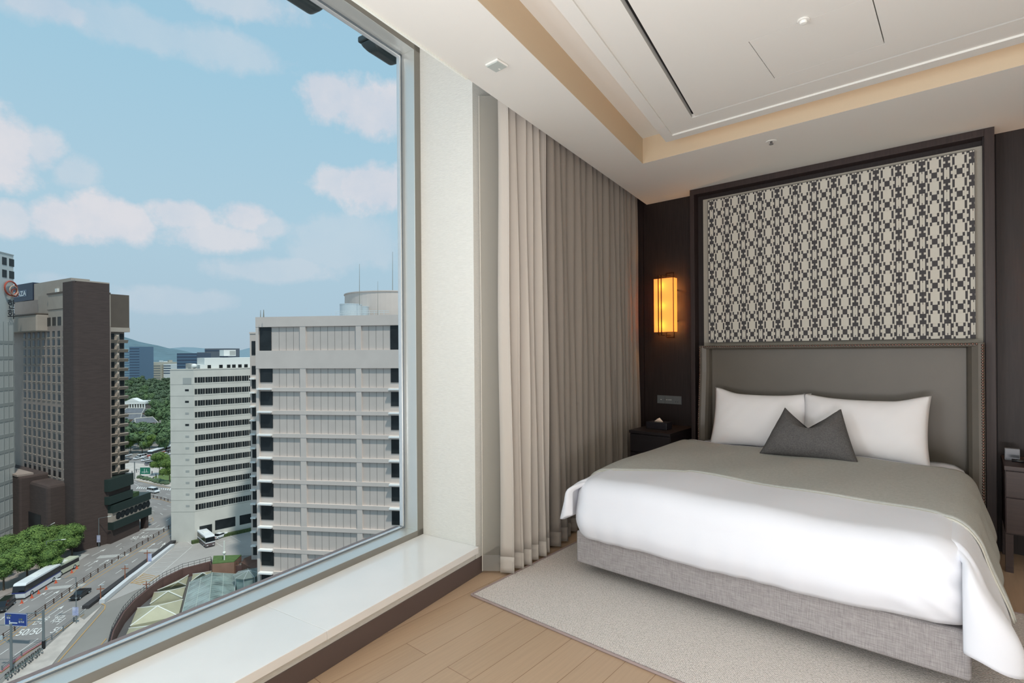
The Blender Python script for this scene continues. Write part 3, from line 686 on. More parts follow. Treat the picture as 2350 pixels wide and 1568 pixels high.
for i, (x0, x1) in enumerate(((-2.537, -2.452), (-2.448, -2.364), (-2.360, -2.275))):
    mb = MB(); mb.box(x0, x1, 5.3455, 5.348, .953, 1.032); mb.build('socket_insert' if i == 2 else 'switch_insert', M_sw, sw)
for x in (-2.495, -2.43, -2.405, -2.385):
    mb = MB(); mb.box(x-.008, x+.008, 5.3445, 5.3455, .990, .994); mb.build('marking', M_white, sw)
for x in (-2.33, -2.308):
    mb = MB(); mb.tube((x, 5.3435, .975), (x, 5.346, .975), .004, 10); mb.build('socket_hole', M_black, sw)
bx = thing('desk_clock', (.27, 5.16, .725), 'small grey upright box clock on the right bedside cabinet', 'clock')
mb = MB(); mb.box(.205, .285, 5.13, 5.17, .7255, .81); mb.build('case', mat('grey_case', (110, 112, 116), .35), bx, bevel=.003)
mb = MB(); mb.box(.21, .28, 5.1285, 5.13, .731, .805); mb.build('face', mat('clock_face', (84, 86, 92), .25), bx)
ph = thing('telephone', (.40, 5.02, .725), 'black low telephone with a silver cradle edge at the right photo edge', 'telephone')
mb = MB(); mb.box(.30, .50, 4.96, 5.10, .7255, .76); mb.build('base', mat('phone_black', (24, 24, 26), .3), ph, bevel=.008, seg=3)
mb = MB(); mb.tube((.235, 4.985, .75), (.31, 4.985, .748), .011, 10); mb.build('handset', mat('phone_black', (24, 24, 26), .3), ph, smooth=True)
mb = MB(); mb.box(.31, .36, 4.955, 4.959, .735, .755); mb.build('trim_strip', mat('chrome', (150, 150, 155), .15, 1), ph)

# ------------------------------------------------------------------ sconces
M_shade = None
def shade_mat():
    m = bpy.data.materials.new('parchment_shade'); m.use_nodes = True; nt = m.node_tree; N = nt.nodes; L = nt.links; N.clear()
    d = N.new('ShaderNodeBsdfDiffuse'); d.inputs[0].default_value = (*lin((240, 205, 150)), 1)
    t = N.new('ShaderNodeBsdfTranslucent'); t.inputs[0].default_value = (*lin((255, 205, 130)), 1)
    a = N.new('ShaderNodeMixShader'); a.inputs[0].default_value = .75; L.new(d.outputs[0], a.inputs[1]); L.new(t.outputs[0], a.inputs[2])
    e = N.new('ShaderNodeEmission'); e.inputs[0].default_value = (*lin((255, 196, 118)), 1); e.inputs[1].default_value = .26
    s = N.new('ShaderNodeAddShader'); L.new(a.outputs[0], s.inputs[0]); L.new(e.outputs[0], s.inputs[1])
    o = N.new('ShaderNodeOutputMaterial'); L.new(s.outputs[0], o.inputs[0]); return m
M_shade = shade_mat(); M_bronze = mat('dark_bronze', (60, 44, 34), .35, .7)
def sconce(cx, label):
    t = thing('wall_sconce', (cx, 5.355, 1.99), label, 'wall lamp', 'bronze and parchment wall sconces')
    w = .11; y0, y1 = 5.235, 5.325; z0, z1 = 1.713, 2.285
    mb = MB(); p = [(cx-w, y1), (cx-w, y0), (cx+w, y0), (cx+w, y1)]
    for a, b in zip(p[:-1], p[1:]): mb.add([(a[0], a[1], z0), (b[0], b[1], z0), (b[0], b[1], z1), (a[0], a[1], z1)], [(0, 1, 2, 3)])
    mb.build('lamp_shade', M_shade, t, solid=.002)
    mb = MB()
    for z in (z0, z1):
        for a, b in zip(p[:-1], p[1:]): mb.bar((*a, z), (*b, z), .005, .005)
    for q in p[1:3]: mb.bar((*q, z0), (*q, z1), .006, .006)
    mb.build('shade_frame', M_bronze, t)
    mb = MB()
    for x in (cx-.048, cx-.015):
        mb.bar((x, y0-.018, z0-.03), (x, y0-.018, z1+.03), .009, .006)
        for z in (z0-.03, z1+.03): mb.bar((x, y0-.018, z), (x, y0+.06, z), .007, .007)
    for z, s in ((z0-.03, -1), (z1+.03, 1)):
        mb.bar((cx-.015, y0+.06, z), (cx+.05, y0+.06, z), .007, .007)
    mb.build('front_bars', M_bronze, t)
    for s, z in ((-1, z0), (1, z1)):
        mb = MB(); a = z+s*.055
        mb.bar((cx+.0, y0+.07, a), (cx+.085, y0+.07, a), .008, .012); mb.bar((cx+.085, y0+.07, z-s*.01), (cx+.085, y0+.07, a+s*.006), .008, .008); mb.bar((cx+.0, y0+.07, a), (cx+.0, y0+.07, z-s*.005), .006, .006)
        mb.build('bracket_loop', M_bronze, t)
    mb = MB(); mb.box(cx-.05, cx+.05, 5.335, 5.359, 1.75, 2.25); mb.build('back_plate', M_bronze, t, bevel=.002)
    for z in (1.83, 2.16): mb = MB(); mb.bar((cx+.10, 5.32, z), (cx+.10, 5.359, z), .01, .01); mb.build('standoff', M_bronze, t)
    for z in (1.80, 1.995, 2.19):
        mb = MB(); mb.ball((cx-.03, 5.285, z), .016, 10); mb.build('bulb', mat('bulb_glow', (255, 225, 170), .5, emit=(255, 200, 120), estr=22), t, smooth=True)
    l = lamp('sconce_lamp', 'POINT', (cx-.02, 5.275, 2.20), 4.0, lin((255, 178, 96)), shadow_soft_size=.02)
    l2 = lamp('sconce_lamp', 'POINT', (cx-.02, 5.275, 1.79), 4.0, lin((255, 178, 96)), shadow_soft_size=.02)
    l3 = lamp('sconce_lamp', 'POINT', (cx-.02, 5.275, 1.995), 4.0, lin((255, 178, 96)), shadow_soft_size=.02)
sconce(-2.41, 'glowing amber wall sconce on the dark wall left of the artwork')
sconce(.60, 'glowing amber wall sconce right of the artwork, past the photo edge')
#CITY
# ================================================================== CITY OUTSIDE
GZ = -52.5                      # street level, metres
def G(u, v, z=GZ):
    d = ray(u, v); return EYE+d*((z-EYE.z)/d.z)
def at_t(u, v, t): return EYE+ray(u, v)*t
class Fac:
    """vertical building face: passes through pixel column u0 at distance t0, runs at compass angle ang from the view axis"""
    def __init__(s, u0, t0, ang, v0=900):
        a = math.radians(ang); s.t = RT*math.sin(a)+FW*math.cos(a); s.P = at_t(u0, v0, t0); s.P.z = 0
        n = Vector((s.t.y, -s.t.x, 0)); s.n = n if n.dot(EYE-s.P) > 0 else -n
    def at(s, u, v):
        d = ray(u, v); k = s.n.dot(s.P-EYE)/s.n.dot(d); p = EYE+d*k; return (p-s.P).dot(s.t), p.z
    def S(s, u, v=900): return s.at(u, v)[0]
    def Z(s, u, v): return s.at(u, v)[1]
    def w(s, a, z, d=0): p = s.P+s.t*a+s.n*d; return Vector((p.x, p.y, z))
    def box(s, mb, s0, s1, z0, z1, d0, d1, mi=0):
        return mb.hexa([s.w(s0, z0, d0), s.w(s1, z0, d0), s.w(s1, z0, d1), s.w(s0, z0, d1), s.w(s0, z1, d0), s.w(s1, z1, d0), s.w(s1, z1, d1), s.w(s0, z1, d1)], mi)
def bld(name, f, label, cat, group=None): return thing(name, f.w(0, GZ), label, cat, group)
def part(f, parent, name, m, *boxes, **k):
    mb = MB()
    for b in boxes: f.box(mb, *b)
    return mb.build(name, m, parent, **k)
def many(f, parent, name, m, boxes, limit=100, kids=None):
    """each box its own part, the nearest first; past the limit the rest is one part"""
    boxes = sorted(boxes, key=lambda b: (f.w((b[0]+b[1])/2, (b[2]+b[3])/2, 0)-EYE).length)
    for b in boxes[:limit]: part(f, parent, name, m, b)
    if boxes[limit:]:
        o = part(f, parent, name+'_rest', m, *boxes[limit:]); o['kind'] = 'stuff'; o.name = name+'_row'

C_conc = mat('hotel_concrete', (154, 140, 131), .85, var=.06, vscale=.3); C_conc2 = mat('hotel_concrete_light', (168, 156, 144), .85, var=.05, vscale=.3)
C_brick = mat('dark_brown_brick', (73, 60, 56), .85, var=.12, vscale=.4, stretch=(1, 1, 8)); C_glassd = mat('dark_window', (40, 44, 46), .3, spec=.25, var=.3, vscale=.35)
C_bronze = mat('bronze_cladding', (92, 80, 70), .6, var=.05, vscale=.5); C_green = mat('dark_green_band', (40, 54, 50), .5)
C_navy = mat('navy_sign_board', (34, 46, 66), .5); C_white = mat('building_white', (226, 228, 224), .7); C_sig = mat('sign_white', (225, 230, 230), .5)

# ---- brown high-rise hotel with dark brick slab
fS = Fac(253, 150, 29.6); fL = Fac(172, 144, -60.4)
hotel = bld('high_rise_hotel', fS, 'brown concrete high-rise hotel with a grid of small windows and a dark brick slab', 'building')
LS = fL.S(38); LZ = fL.Z(172, 668)
part(fL, hotel, 'main_block', C_conc, (0, LS+4, GZ, fL.Z(172, 745), -8.6, 0))
part(fL, hotel, 'upper_block', C_conc2, (0, fL.S(112), fL.Z(172, 745), LZ, -8.6, .0), (fL.S(112), fL.S(84), fL.Z(172, 745), LZ, -8.6, -.5))
part(fL, hotel, 'overhang', C_conc2, (fL.S(110), LS+4, fL.Z(60, 764), fL.Z(60, 727), -8, 2.6), bevel=.3)
part(fL, hotel, 'upper_recess', C_conc, (fL.S(110), LS+4, fL.Z(60, 764), fL.Z(60, 690), -8.6, -.8))
def setback(f, d):
    g = Fac.__new__(Fac); g.t = f.t; g.n = f.n; g.P = f.P+f.n*d; return g
fH = setback(fL, -2.5)
part(fH, hotel, 'penthouse', C_conc2, (fH.S(165), fH.S(78, 665), LZ-3, fH.Z(100, 648), -4.5, 0))
sg = part(fH, hotel, 'sign_board', C_navy, (fH.S(78, 665), fH.S(20, 665), fH.Z(50, 692), fH.Z(50, 653), -5, .3))
em = abs(fH.S(40, 670)-fH.S(63, 670))/2.3; z_s = fH.Z(52, 680)
lettering('PLAZA', C_sig, sg, fH.w(fH.S(40, 670)+.62*em, z_s, .42), fH.t*-em, UP*(fH.Z(52, 669)-z_s)/.72, name='sign_lettering')
part(fH, sg, 'letter_backing', mat('sign_backing', (86, 100, 118), .5), (fH.S(40, 670)+.6*em, fH.S(64, 670), z_s-.3, fH.Z(52, 667), .3, .36))
part(fL, hotel, 'roof_hatch_box', C_white, (fL.S(113), fL.S(108), LZ, LZ+2.0, -3.5, -2))
part(fL, hotel, 'cornice', C_bronze, (-.1, fL.S(110), LZ-.1, LZ+.35, -8.6, .15), (fL.S(110), LS+4, fL.Z(60, 727), fL.Z(60, 727)+.35, -.5, 2.75), (-.1, fL.S(110), fL.Z(172, 706), fL.Z(172, 706)+.12, 0, .1))
cols = [57.7, 68.1, 78.7, 89.6, 100.8, 112.4, 124, 136.2, 148.5, 161.1]
rv = [765, 785.5, 808.2, 828.8, 850.5, 871.8, 893.2, 915.1, 944.2, 964.8, 986.6, 1008.4, 1030.2, 1052, 1073, 1095.6]
ws = []; cs = [fL.S(c, 930) for c in cols]
sp = (cs[0]-cs[-1])/9
cs = [cs[-1]+sp*i for i in range(10)]
for v in rv:
    z = fL.Z(161.1, v)
    for c in cs: ws.append((c-.75, c+.75, z-.85, z+.85, -.02, .05))
many(fL, hotel, 'window', C_glassd, ws)
mb = MB()
for (a, b, z0, z1, _, _) in ws: fL.box(mb, a-.15, b+.15, z0-.3, z0-.02, 0, .16)
o = mb.build('window_ledge_row', C_conc2, hotel); o['kind'] = 'stuff'
for c in (113.5, 125.5, 137.5, 150, 162.5): part(fL, hotel, 'tall_window', C_glassd, (fL.S(c+4), fL.S(c-4), fL.Z(161, 745), fL.Z(161, 725), -.02, .05))
part(fL, hotel, 'tall_window', C_glassd, (fL.S(86), fL.S(81), fL.Z(83, 715), fL.Z(83, 697), -.9, -.74))
SWd = fS.S(172)
mb = MB(); z0 = GZ; z1 = fS.Z(253, 652); r = 1.2
pts = []
for k in range(7):
    a = math.pi/2*k/6; pts.append(fS.w(SWd+r-r*math.cos(a), 0, -r+r*math.sin(a)))
pts += [fS.w(0, 0, 0), fS.w(0, 0, -7), fS.w(SWd, 0, -7)]
mb.prism([(p.x, p.y) for p in pts], z0, z1); mb.build('brick_slab', C_brick, hotel)
part(fS, hotel, 'slab_coping', C_conc2, (SWd+.3, .05, z1, z1+.35, -6.9, -.1))
fR = Fac(253, 152.5, 29.6); RS = fR.S(298)
part(fR, hotel, 'wing_top', C_bronze, (0, RS, fR.Z(270, 752), fR.Z(270, 676), -14, 0))
part(fR, hotel, 'wing_band', C_conc2, (0, RS, fR.Z(270, 762), fR.Z(270, 752), -14, .3))
part(fR, hotel, 'wing_core', C_conc, (0, fR.S(290), GZ+12, fR.Z(270, 762), -14, -1.0))
bz = [fR.Z(270, 766+21.55*i) for i in range(16)]
a0, a1, a2, a3 = fR.S(254), fR.S(265), fR.S(277), fR.S(287)
for i, z in enumerate(bz[:15]):
    h = bz[i]-bz[i+1]
    part(fR, hotel, 'window', C_glassd, (a0, a1, z-h*.62, z, -.9, -.5)); part(fR, hotel, 'window', C_glassd, (a2, a3, z-h*.62, z, -.9, -.5))
    mb = MB()
    for b0, b1 in ((a0-.3, (a1+a2)/2), ((a1+a2)/2, fR.S(296))):
        m_ = (b0+b1)/2; zb = z-h*.64; zt_ = z-h*1.0
        mb.hexa([fR.w(b0, zt_, -1), fR.w(b1, zt_, -1), fR.w(b1, zt_, -.5), fR.w(b0, zt_, -.5), fR.w(b0+.1, zb, -1), fR.w(b1-.1, zb, -1), fR.w(b1-.3, zb-.1, .6), fR.w(b0+.3, zb-.1, .6)])
    mb.build('flared_sill', C_conc2, hotel)
mb = MB(); cm = (a1+a2)/2
for i, z in enumerate(bz[:15]):
    h = bz[i]-bz[i+1]
    mb.add([fR.w(a1, z, -.5), fR.w(a2, z, -.5), fR.w(a2, z-h, -.5), fR.w(a1, z-h, -.5), fR.w(cm, z-h*.3, .35)], [(0, 1, 4), (1, 2, 4), (2, 3, 4), (3, 0, 4)])
mb.build('faceted_pier', C_conc2, hotel)
fP = Fac(254, 149, 3, 1240)
zP1 = fP.Z(302, 1086); zP2 = fP.Z(300, 1143)
part(fP, hotel, 'podium_upper', C_brick, (0, fP.S(302), zP2, zP1-3.2, -12, -.5)); part(fP, hotel, 'podium_band', C_green, (-.5, fP.S(303), zP1-3.4, zP1, -12.5, .3)); part(fP, hotel, 'podium_band', C_green, (-.5, fP.S(302), zP2+.2, zP2+2.4, -12.5, .2))
S4 = fP.S(340); zb = fP.Z(340, 1130)
part(fP, hotel, 'podium_band', C_green, (fP.S(253), S4, zb-2.2, zb, -16, .6)); part(fP, hotel, 'podium_band', C_green, (fP.S(253), S4+.2, zb-7.0, zb-4.8, -16, .7))
scr = part(fP, hotel, 'podium_screen', C_conc2, (fP.S(253), S4-.2, zb-4.8, zb-2.2, -14, .3))
for k in range(8):
    mb = MB(); c = fP.S(262)+(S4-fP.S(262))*(k+.5)/8; r = random.Random(k)
    pr = [(c+1.0*math.cos(a)*(.7+.5*r.random()), zb-3.5+1.05*math.sin(a)) for a in [i*math.pi/5 for i in range(10)]]
    mb.add([fP.w(a, z, .34) for a, z in pr], [tuple(range(10))]); mb.build('leaf_opening', C_glassd, scr)
part(fP, hotel, 'entrance_level', C_brick, (0, fP.S(318), GZ, zb-7, -12, 0)); part(fP, hotel, 'entrance_column', C_brick, (fP.S(331), fP.S(337), GZ, zb-7, -1.5, .2))
part(fP, hotel, 'roof_planting', mat('planting', (62, 84, 50), .9, var=.4, vscale=2, bump=1, bscale=3), (fP.S(302), fP.S(320), zb, zb+1.2, -4, -.3))
# left-hand podium of the hotel
zq = fL.Z(130, 1101)
part(fL, hotel, 'podium_left', C_brick, (fL.S(155, 1160), fL.S(112, 1160), GZ, zq, -2, 4.5), bevel=.8); part(fL, hotel, 'podium_left', C_brick, (fL.S(112, 1160), LS+4, GZ, zq+1.4, -2, 6.5), bevel=.5)
part(fL, hotel, 'podium_roof_edge', C_conc, (fL.S(108, 1160), LS+4, zq+1.4, zq+1.9, 3, 6.6)); part(fL, hotel, 'podium_recess', C_glassd, (fL.S(140, 1160), fL.S(105, 1160), zq-12.5, zq-8.6, 4, 4.6))

# ---- pale tiled tower at the left edge with ring emblem
C_tile = mat('pale_tile', (196, 200, 198), .8, spec=.2); C_tile2 = mat('tile_band', (166, 172, 171), .8, spec=.2)
fA = Fac(33, 150, -12, 900)
tower = bld('tiled_office_tower', fA, 'pale grey tiled office tower at the left edge with a red ring emblem', 'building')
AS = fA.S(-60); za = fA.Z(33, 588)
part(fA, tower, 'shaft', C_tile, (AS, 0, GZ, za, -14, 0))
part(fA, tower, 'roof_rim', C_tile2, (AS, .05, za, za+.3, -14, .1))
z_ = fA.Z(30, 640)
for i in range(30):
    z = fA.Z(30, 790)-i*fA.P.length/FPX*0-i*(fA.Z(30, 790)-fA.Z(30, 825))
    if z > GZ+2: part(fA, tower, 'tile_band', C_tile2, (AS, .06, z, z+.9, 0, .06))
for k in range(10):
    s_ = fA.S(32)-k*1.9; part(fA, tower, 'tile_band', C_tile2, (s_-.4, s_, GZ, fA.Z(30, 740), 0, .05))
for v in (603, 631):
    for u0, u1 in ((23, 34), (7, 17), (-8, 1)): part(fA, tower, 'window', C_glassd, (fA.S(u0), fA.S(u1), fA.Z(28, v+9), fA.Z(28, v-8), 0, .08))
C_red = mat('emblem_red', (178, 84, 66), .5); C_pk = mat('emblem_beige', (196, 166, 146), .5); C_let = mat('dark_letters', (42, 46, 56), .5)
def ringm(fc, cu, cv, ru, th, m, par, d):
    c, zc = fc.at(cu, cv); r = abs(fc.S(cu+ru, cv)-c); rz = abs(fc.Z(cu, cv-ru*1.15)-zc); mb = MB(); n = 30
    for i in range(n):
        a = 2*math.pi*i/n; b = 2*math.pi*(i+1)/n
        mb.tube(fc.w(c+r*math.cos(a), zc+rz*math.sin(a), d), fc.w(c+r*math.cos(b), zc+rz*math.sin(b), d), th, 6)
    mb.build('emblem_ring', m, par)
ringm(fA, 20.5, 662, 14, .22, C_red, tower, .5); ringm(fA, 24, 667, 9, .16, C_pk, tower, .8); ringm(fA, 28, 672, 7.5, .16, C_red, tower, .65)
for ch, v in (('한', 706), ('화', 729)):
    c0, zc0 = fA.at(12, v); c1, _ = fA.at(31, v); lettering(ch, C_let, tower, fA.w(c0, zc0, .5), fA.t*abs(c1-c0)*1.05, UP*(fA.Z(20, v-21)-zc0)*1.05, name='sign_lettering')

# ---- white office block with ribbon windows
C_wh = mat('pale_concrete', (208, 205, 196), .85, var=.05, vscale=.25); C_wh2 = mat('pale_concrete_joint', (140, 140, 132), .9); C_mull = mat('mullion', (170, 172, 168), .6)
f1 = Fac(393, 150, 90, 1238); S1 = f1.S(447, 1238); f2 = Fac(447, 150, 47.7, 1238)
wb = bld('ribbon_window_office', f1, 'off-white mid-rise office block with long dark ribbon windows', 'building')
zt = f2.Z(448, 849)
part(f1, wb, 'stair_wall', C_wh, (0, S1, GZ, zt, -18, 0)); part(f2, wb, 'main_wall', C_wh, (0, 34, GZ, zt, -14, 0))
part(f1, wb, 'roof_parapet', C_wh, (-.1, S1, zt, zt+.3, -.4, .1)); part(f2, wb, 'roof_parapet', C_wh, (0, 34, zt, zt+.3, -.4, .1))
tops = [866.3+26.55*i for i in range(12)]
jb = []
for i, v in enumerate(tops):
    z1 = f2.Z(449, v); z0 = f2.Z(449, v+12.3)
    bays = []
    k = 0; s_ = .25
    while s_ < 30:
        w_ = .75 if k == 0 else 1.95; bays.append((s_, s_+w_-.15, z0, z1, -.02, .06)); s_ += w_; k += 1
    for q in bays[:12]: part(f2, wb, 'window', C_glassd, q)
    part(f2, wb, 'mullion_row', C_mull, *[(q[0]+q_*.62, q[0]+q_*.62+.07, z0, z1, .05, .1) for q in bays[1:] for q_ in (1, 2)])
    part(f2, wb, 'joint', C_wh2, (0, 34, z0-.5, z0-.45, -.05, .03))
    part(f1, wb, 'joint', C_wh2, (0, S1, z0-.5, z0-.45, -.05, .03))
    if i > 0:
        part(f1, wb, 'small_window', C_glassd if i in (1, 2, 4) else C_mull, (f1.S(425.5, 1000), f1.S(434, 1000), z1-.6, z1-.05, -.05, .05))
part(f1, wb, 'vent_grille', C_mull, (f1.S(420, 900), f1.S(439.5, 900), f2.Z(449, 882), f2.Z(449, 867), -.05, .06))
for a, b in ((5.2, 10.6), (11.8, 17.2), (1.2, 4.4)): part(f2, wb, 'shop_window', C_glassd, (a, b, GZ+2.2 if a > 2 else GZ+1, GZ+5.0 if a > 2 else GZ+4.2, -.02, .06))
part(f2, wb, 'planter', mat('hedge', (70, 84, 48), .9, var=.4, vscale=3, bump=.8, bscale=6), (-1, 30, GZ, GZ+.9, .6, 1.6))
zp = f2.Z(475, 822)
ph2 = part(f2, wb, 'rooftop_storey', C_white, (f2.S(474, 840), 34, zt, zp, -12, -2.5)); part(f2, wb, 'rooftop_storey', C_white, (f2.S(462, 850), f2.S(474, 850), zt, f2.Z(465, 838), -12, -1.5)); part(f2, wb, 'rooftop_storey', C_wh, (f2.S(450, 850), f2.S(462, 850), zt, f2.Z(455, 836), -14, -6))
for u in (485, 512, 530, 542, 556, 570): part(f2, ph2, 'window', C_glassd, (f2.S(u-4, 840), f2.S(u+4, 840), f2.Z(500, 849), f2.Z(500, 838), -2.5, -2.4))
part(f2, wb, 'cooling_unit', C_white, (f2.S(524, 820), f2.S(552, 820), zp+.5, f2.Z(530, 803), -10, -5)); part(f2, wb, 'cooling_grille', C_mull, (f2.S(538, 820), f2.S(551, 820), zp+.8, f2.Z(538, 805.5), -5, -4.9))
mb = MB(); p = f2.w(f2.S(447.5, 850)+.3, zt+1.0, -2.5); mb.ball(p, .75, 12); mb.build('satellite_dish', C_white, wb, smooth=True)

# ---- beige panelled tower on the right, with narrow wing
C_be = mat('pinkish_panel', (204, 191, 182), .85, var=.035, vscale=.35); C_be2 = mat('pinkish_panel_raised', (212, 199, 190), .85, var=.03, vscale=.3); C_seam = mat('panel_seam', (150, 142, 136), .9); C_ledge = mat('white_ledge', (244, 242, 238), .6)
f4 = Fac(590, 120, 98.0, 900)
bt = bld('beige_panel_tower', f4, 'beige panelled tower with small corner windows, right behind the window frame edge', 'building')
U1 = 990; S4b = f4.S(U1, 900); zr = f4.Z(595, 729)
part(f4, bt, 'wall', C_be, (0, S4b, GZ-8, zr-.4, -14, 0)); part(f4, bt, 'roof_rim', C_be2, (-.1, S4b, zr-.4, zr, -14, .12))
def zz4(v): return f4.Z(600, v)
sA, sB, sC, sD, sE = f4.S(625, 900), f4.S(691, 900), f4.S(704, 900), f4.S(819, 900), f4.S(831, 900)
sF = f4.S(897, 900)
rows4 = [898.5+52.45*i for i in range(9)]
bands = [(728, 751), (805, 846)]+[(v-9.5, v-.5) for v in rows4]
for (a, b) in bands: part(f4, bt, 'floor_band', C_be2, (0 if b < 850 else f4.S(626, 900), S4b, zz4(b), zz4(a)-.02, 0, .45))
for a, b in ((0, f4.S(596.5, 900)), (sB, sC), (sD, sE)): part(f4, bt, 'pier', C_be2, (a, b, GZ-8, zr-.5, 0, .40))
part(f4, bt, 'window', C_glassd, (f4.S(597.5, 900), f4.S(624, 900), zz4(806), zz4(752), .0, .12)); part(f4, bt, 'window', C_glassd, (sF, f4.S(930, 900), zz4(806), zz4(752), 0, .12))
for i, v in enumerate([846]+rows4):
    for a, b in ((598, 626), (897.5, 925)):
        part(f4, bt, 'window', C_glassd, (f4.S(a, 900), f4.S(b, 900), zz4(v+31.5), zz4(v), 0, .12))
        if i: part(f4, bt, 'window_ledge', C_ledge, (f4.S(a-2.5, 900), f4.S(b+1, 900), zz4(v-4.5), zz4(v-8), .1, 1.15))
for a, b, n in ((sA, sB, 4), (sC, sD, 7), (sE, sF, 4)):
    for k in range(1, n): s_ = a+(b-a)*k/n; part(f4, bt, 'panel_seam', C_seam, (s_-.05, s_+.05, GZ-8, zz4(752), -.05, .02))
# wing
f5 = Fac(577, 134, 90, 1290)
s6 = f5.S(606, 1000)
part(f5, bt, 'wing', C_be, (0, s6, GZ, f5.Z(578, 766), -10, 0)); part(f5, bt, 'wing_rim', C_be2, (-.1, s6, f5.Z(578, 766), f5.Z(578, 766)+.4, -10, .15))
part(f5, bt, 'window', C_glassd, (f5.S(578.5), f5.S(587), f5.Z(580, 815), f5.Z(580, 783), 0, .1))
for i in range(14):
    v = 840+31.85*i
    if v > 1285: break
    part(f5, bt, 'window', C_glassd, (f5.S(578.5), f5.S(587.5), f5.Z(580, v+20), f5.Z(580, v), 0, .1))
    if i: part(f5, bt, 'window_ledge', C_ledge, (f5.S(576), f5.S(587.5), f5.Z(580, v-1), f5.Z(580, v-4.5), 0, .8))
# rooftop things
C_tank = mat('galvanised_tank', (196, 206, 210), .4, .2)
def roofdrum(cu, t, ru, v0, v1, m, par, name, n=40):
    c = at_t(cu, 800, t); r = ru/FPX*t; z1 = at_t(cu, v1, t).z; z0 = at_t(cu, v0, t).z
    mb = MB(); mb.lathe((c.x, c.y, 0), [(r, z0), (r, z1), (r*1.015, z1), (r*1.015, z1+.25), (0.01, z1+.4)], n); return mb.build(name, m, par)
roofdrum(905, 148, 108, 735, 681, C_be2, bt, 'rooftop_drum', 64)
for cu, ru, v, t in ((806, 24.5, 701, 131), (831, 16, 706, 135), (848, 14, 710, 138)): roofdrum(cu, t, ru, 735, v, C_tank, bt, 'water_tank')
mb = MB()
for k in range(12):
    a = at_t(760+k*11, 736, 126); b = at_t(760+k*11, 713 if k > 2 else 718, 126); mb.tube(a, b, .05, 5)
for v in (713, 717): mb.tube(at_t(768, v+2, 126), at_t(893, v, 126), .05, 5)
mb.build('roof_railing', C_tank, bt)
def mast(u, v0, v1, t, nm='antenna_mast', r=.07): mb = MB(); mb.tube(at_t(u, v0, t), at_t(u, v1, t), r, 6, r*.4); mb.build(nm, C_wh2, bt)
mast(825, 700, 606, 128, r=.09); mast(867, 735, 646, 124); mast(901, 690, 578, 140, r=.1); mast(598, 728, 712, 118, r=.1); mast(605, 728, 711, 118, r=.16)

# ---- ground surfaces
C_asph = mat('asphalt', (136, 132, 129), .9, var=.1, vscale=.15, detail=6); C_ground = mat('city_ground', (136, 133, 128), .95, var=.08, vscale=.1)
C_pave = mat('pavement', (186, 178, 170), .9, var=.12, vscale=.5, stretch=(1, 1, 1)); C_paved = mat('pavement_dark', (150, 140, 134), .9, var=.1, vscale=.5)
C_park = mat('car_park_surface', (166, 162, 158), .9, var=.05, vscale=.2); C_mark = mat('road_paint_white', (214, 214, 210), .8); C_yel = mat('road_paint_yellow', (186, 150, 98), .8)
C_redk = mat('kerb_red', (186, 120, 122), .8); C_wall = mat('ramp_wall', (98, 74, 70), .85, var=.1, vscale=.8); C_rail = mat('dark_rail', (62, 62, 64), .5); C_par = mat('white_parapet', (206, 208, 210), .7)
def gp(pts, z=0): return [(p.x, p.y) for p in (G(u, v) for u, v in pts)]
def slab(name, pts, m, lift, parent=None, thick=.3, k='structure'):
    mb = MB(); mb.prism(gp(pts), GZ+lift-thick, GZ+lift); o = mb.build(name, m, parent)
    b = bmesh.new(); b.from_mesh(o.data); bmesh.ops.triangulate(b, faces=b.faces); b.to_mesh(o.data); b.free()
    if parent is None: o['kind'] = k
    return o
wallc = [(237, 1568), (246, 1500), (258, 1455), (269, 1434), (283.6, 1409), (308.6, 1381), (344, 1352), (373, 1331), (419, 1309), (484, 1292), (486, 1300), (560, 1302), (640, 1312)]
far = [at_t(1500, 806, 2600), at_t(-900, 806, 2600)]
mb = MB(); pts = gp(wallc)+[(at_t(1300, 900, 160).x, at_t(1300, 900, 160).y)]+[(p.x, p.y) for p in far]+[(at_t(-1800, 900, 60).x, at_t(-1800, 900, 60).y), (at_t(-1500, 900, 22).x, at_t(-1500, 900, 22).y), gp([(60, 1900)])[0]]
mb.prism(pts, GZ-.8, GZ-.05); gr = mb.build('ground', C_ground)
b = bmesh.new(); b.from_mesh(gr.data); bmesh.ops.triangulate(b, faces=b.faces); b.to_mesh(gr.data); b.free(); gr['kind'] = 'structure'
mb = MB(); mb.box(-320, 60, -80, 200, GZ-3.0, GZ-2.0); mb.build('ground', mat('court_floor', (92, 92, 92), .9, var=.08, vscale=.3))['kind'] = 'structure'
road = slab('road', [(-120, 1480), (0, 1378), (60, 1352), (105, 1318), (150, 1300), (170, 1268), (262, 1240), (318, 1210), (352, 1192), (356, 1180), (338, 1150), (250, 1115), (200, 1085), (250, 1060), (420, 1120), (470, 1130), (470, 1180), (396, 1247), (233, 1384), (190, 1400), (110, 1478), (30, 1530), (-80, 1640)], C_asph, 0.0)
slab('road', [(200, 1040), (420, 1052), (480, 1075), (480, 1092), (200, 1085)], C_asph, .01)
slab('pavement', [(-100, 1400), (0, 1372), (60, 1346), (105, 1312), (150, 1294), (168, 1264), (262, 1236), (318, 1206), (350, 1190), (330, 1170), (168, 1226), (0, 1240), (-100, 1260)], C_paved, .12)
slab('pavement', [(-30, 1600), (7, 1568), (30, 1544), (106, 1487), (183, 1418), (193, 1424), (235, 1390), (180, 1451), (139, 1502), (105, 1545), (60, 1600)], C_pave, .12)
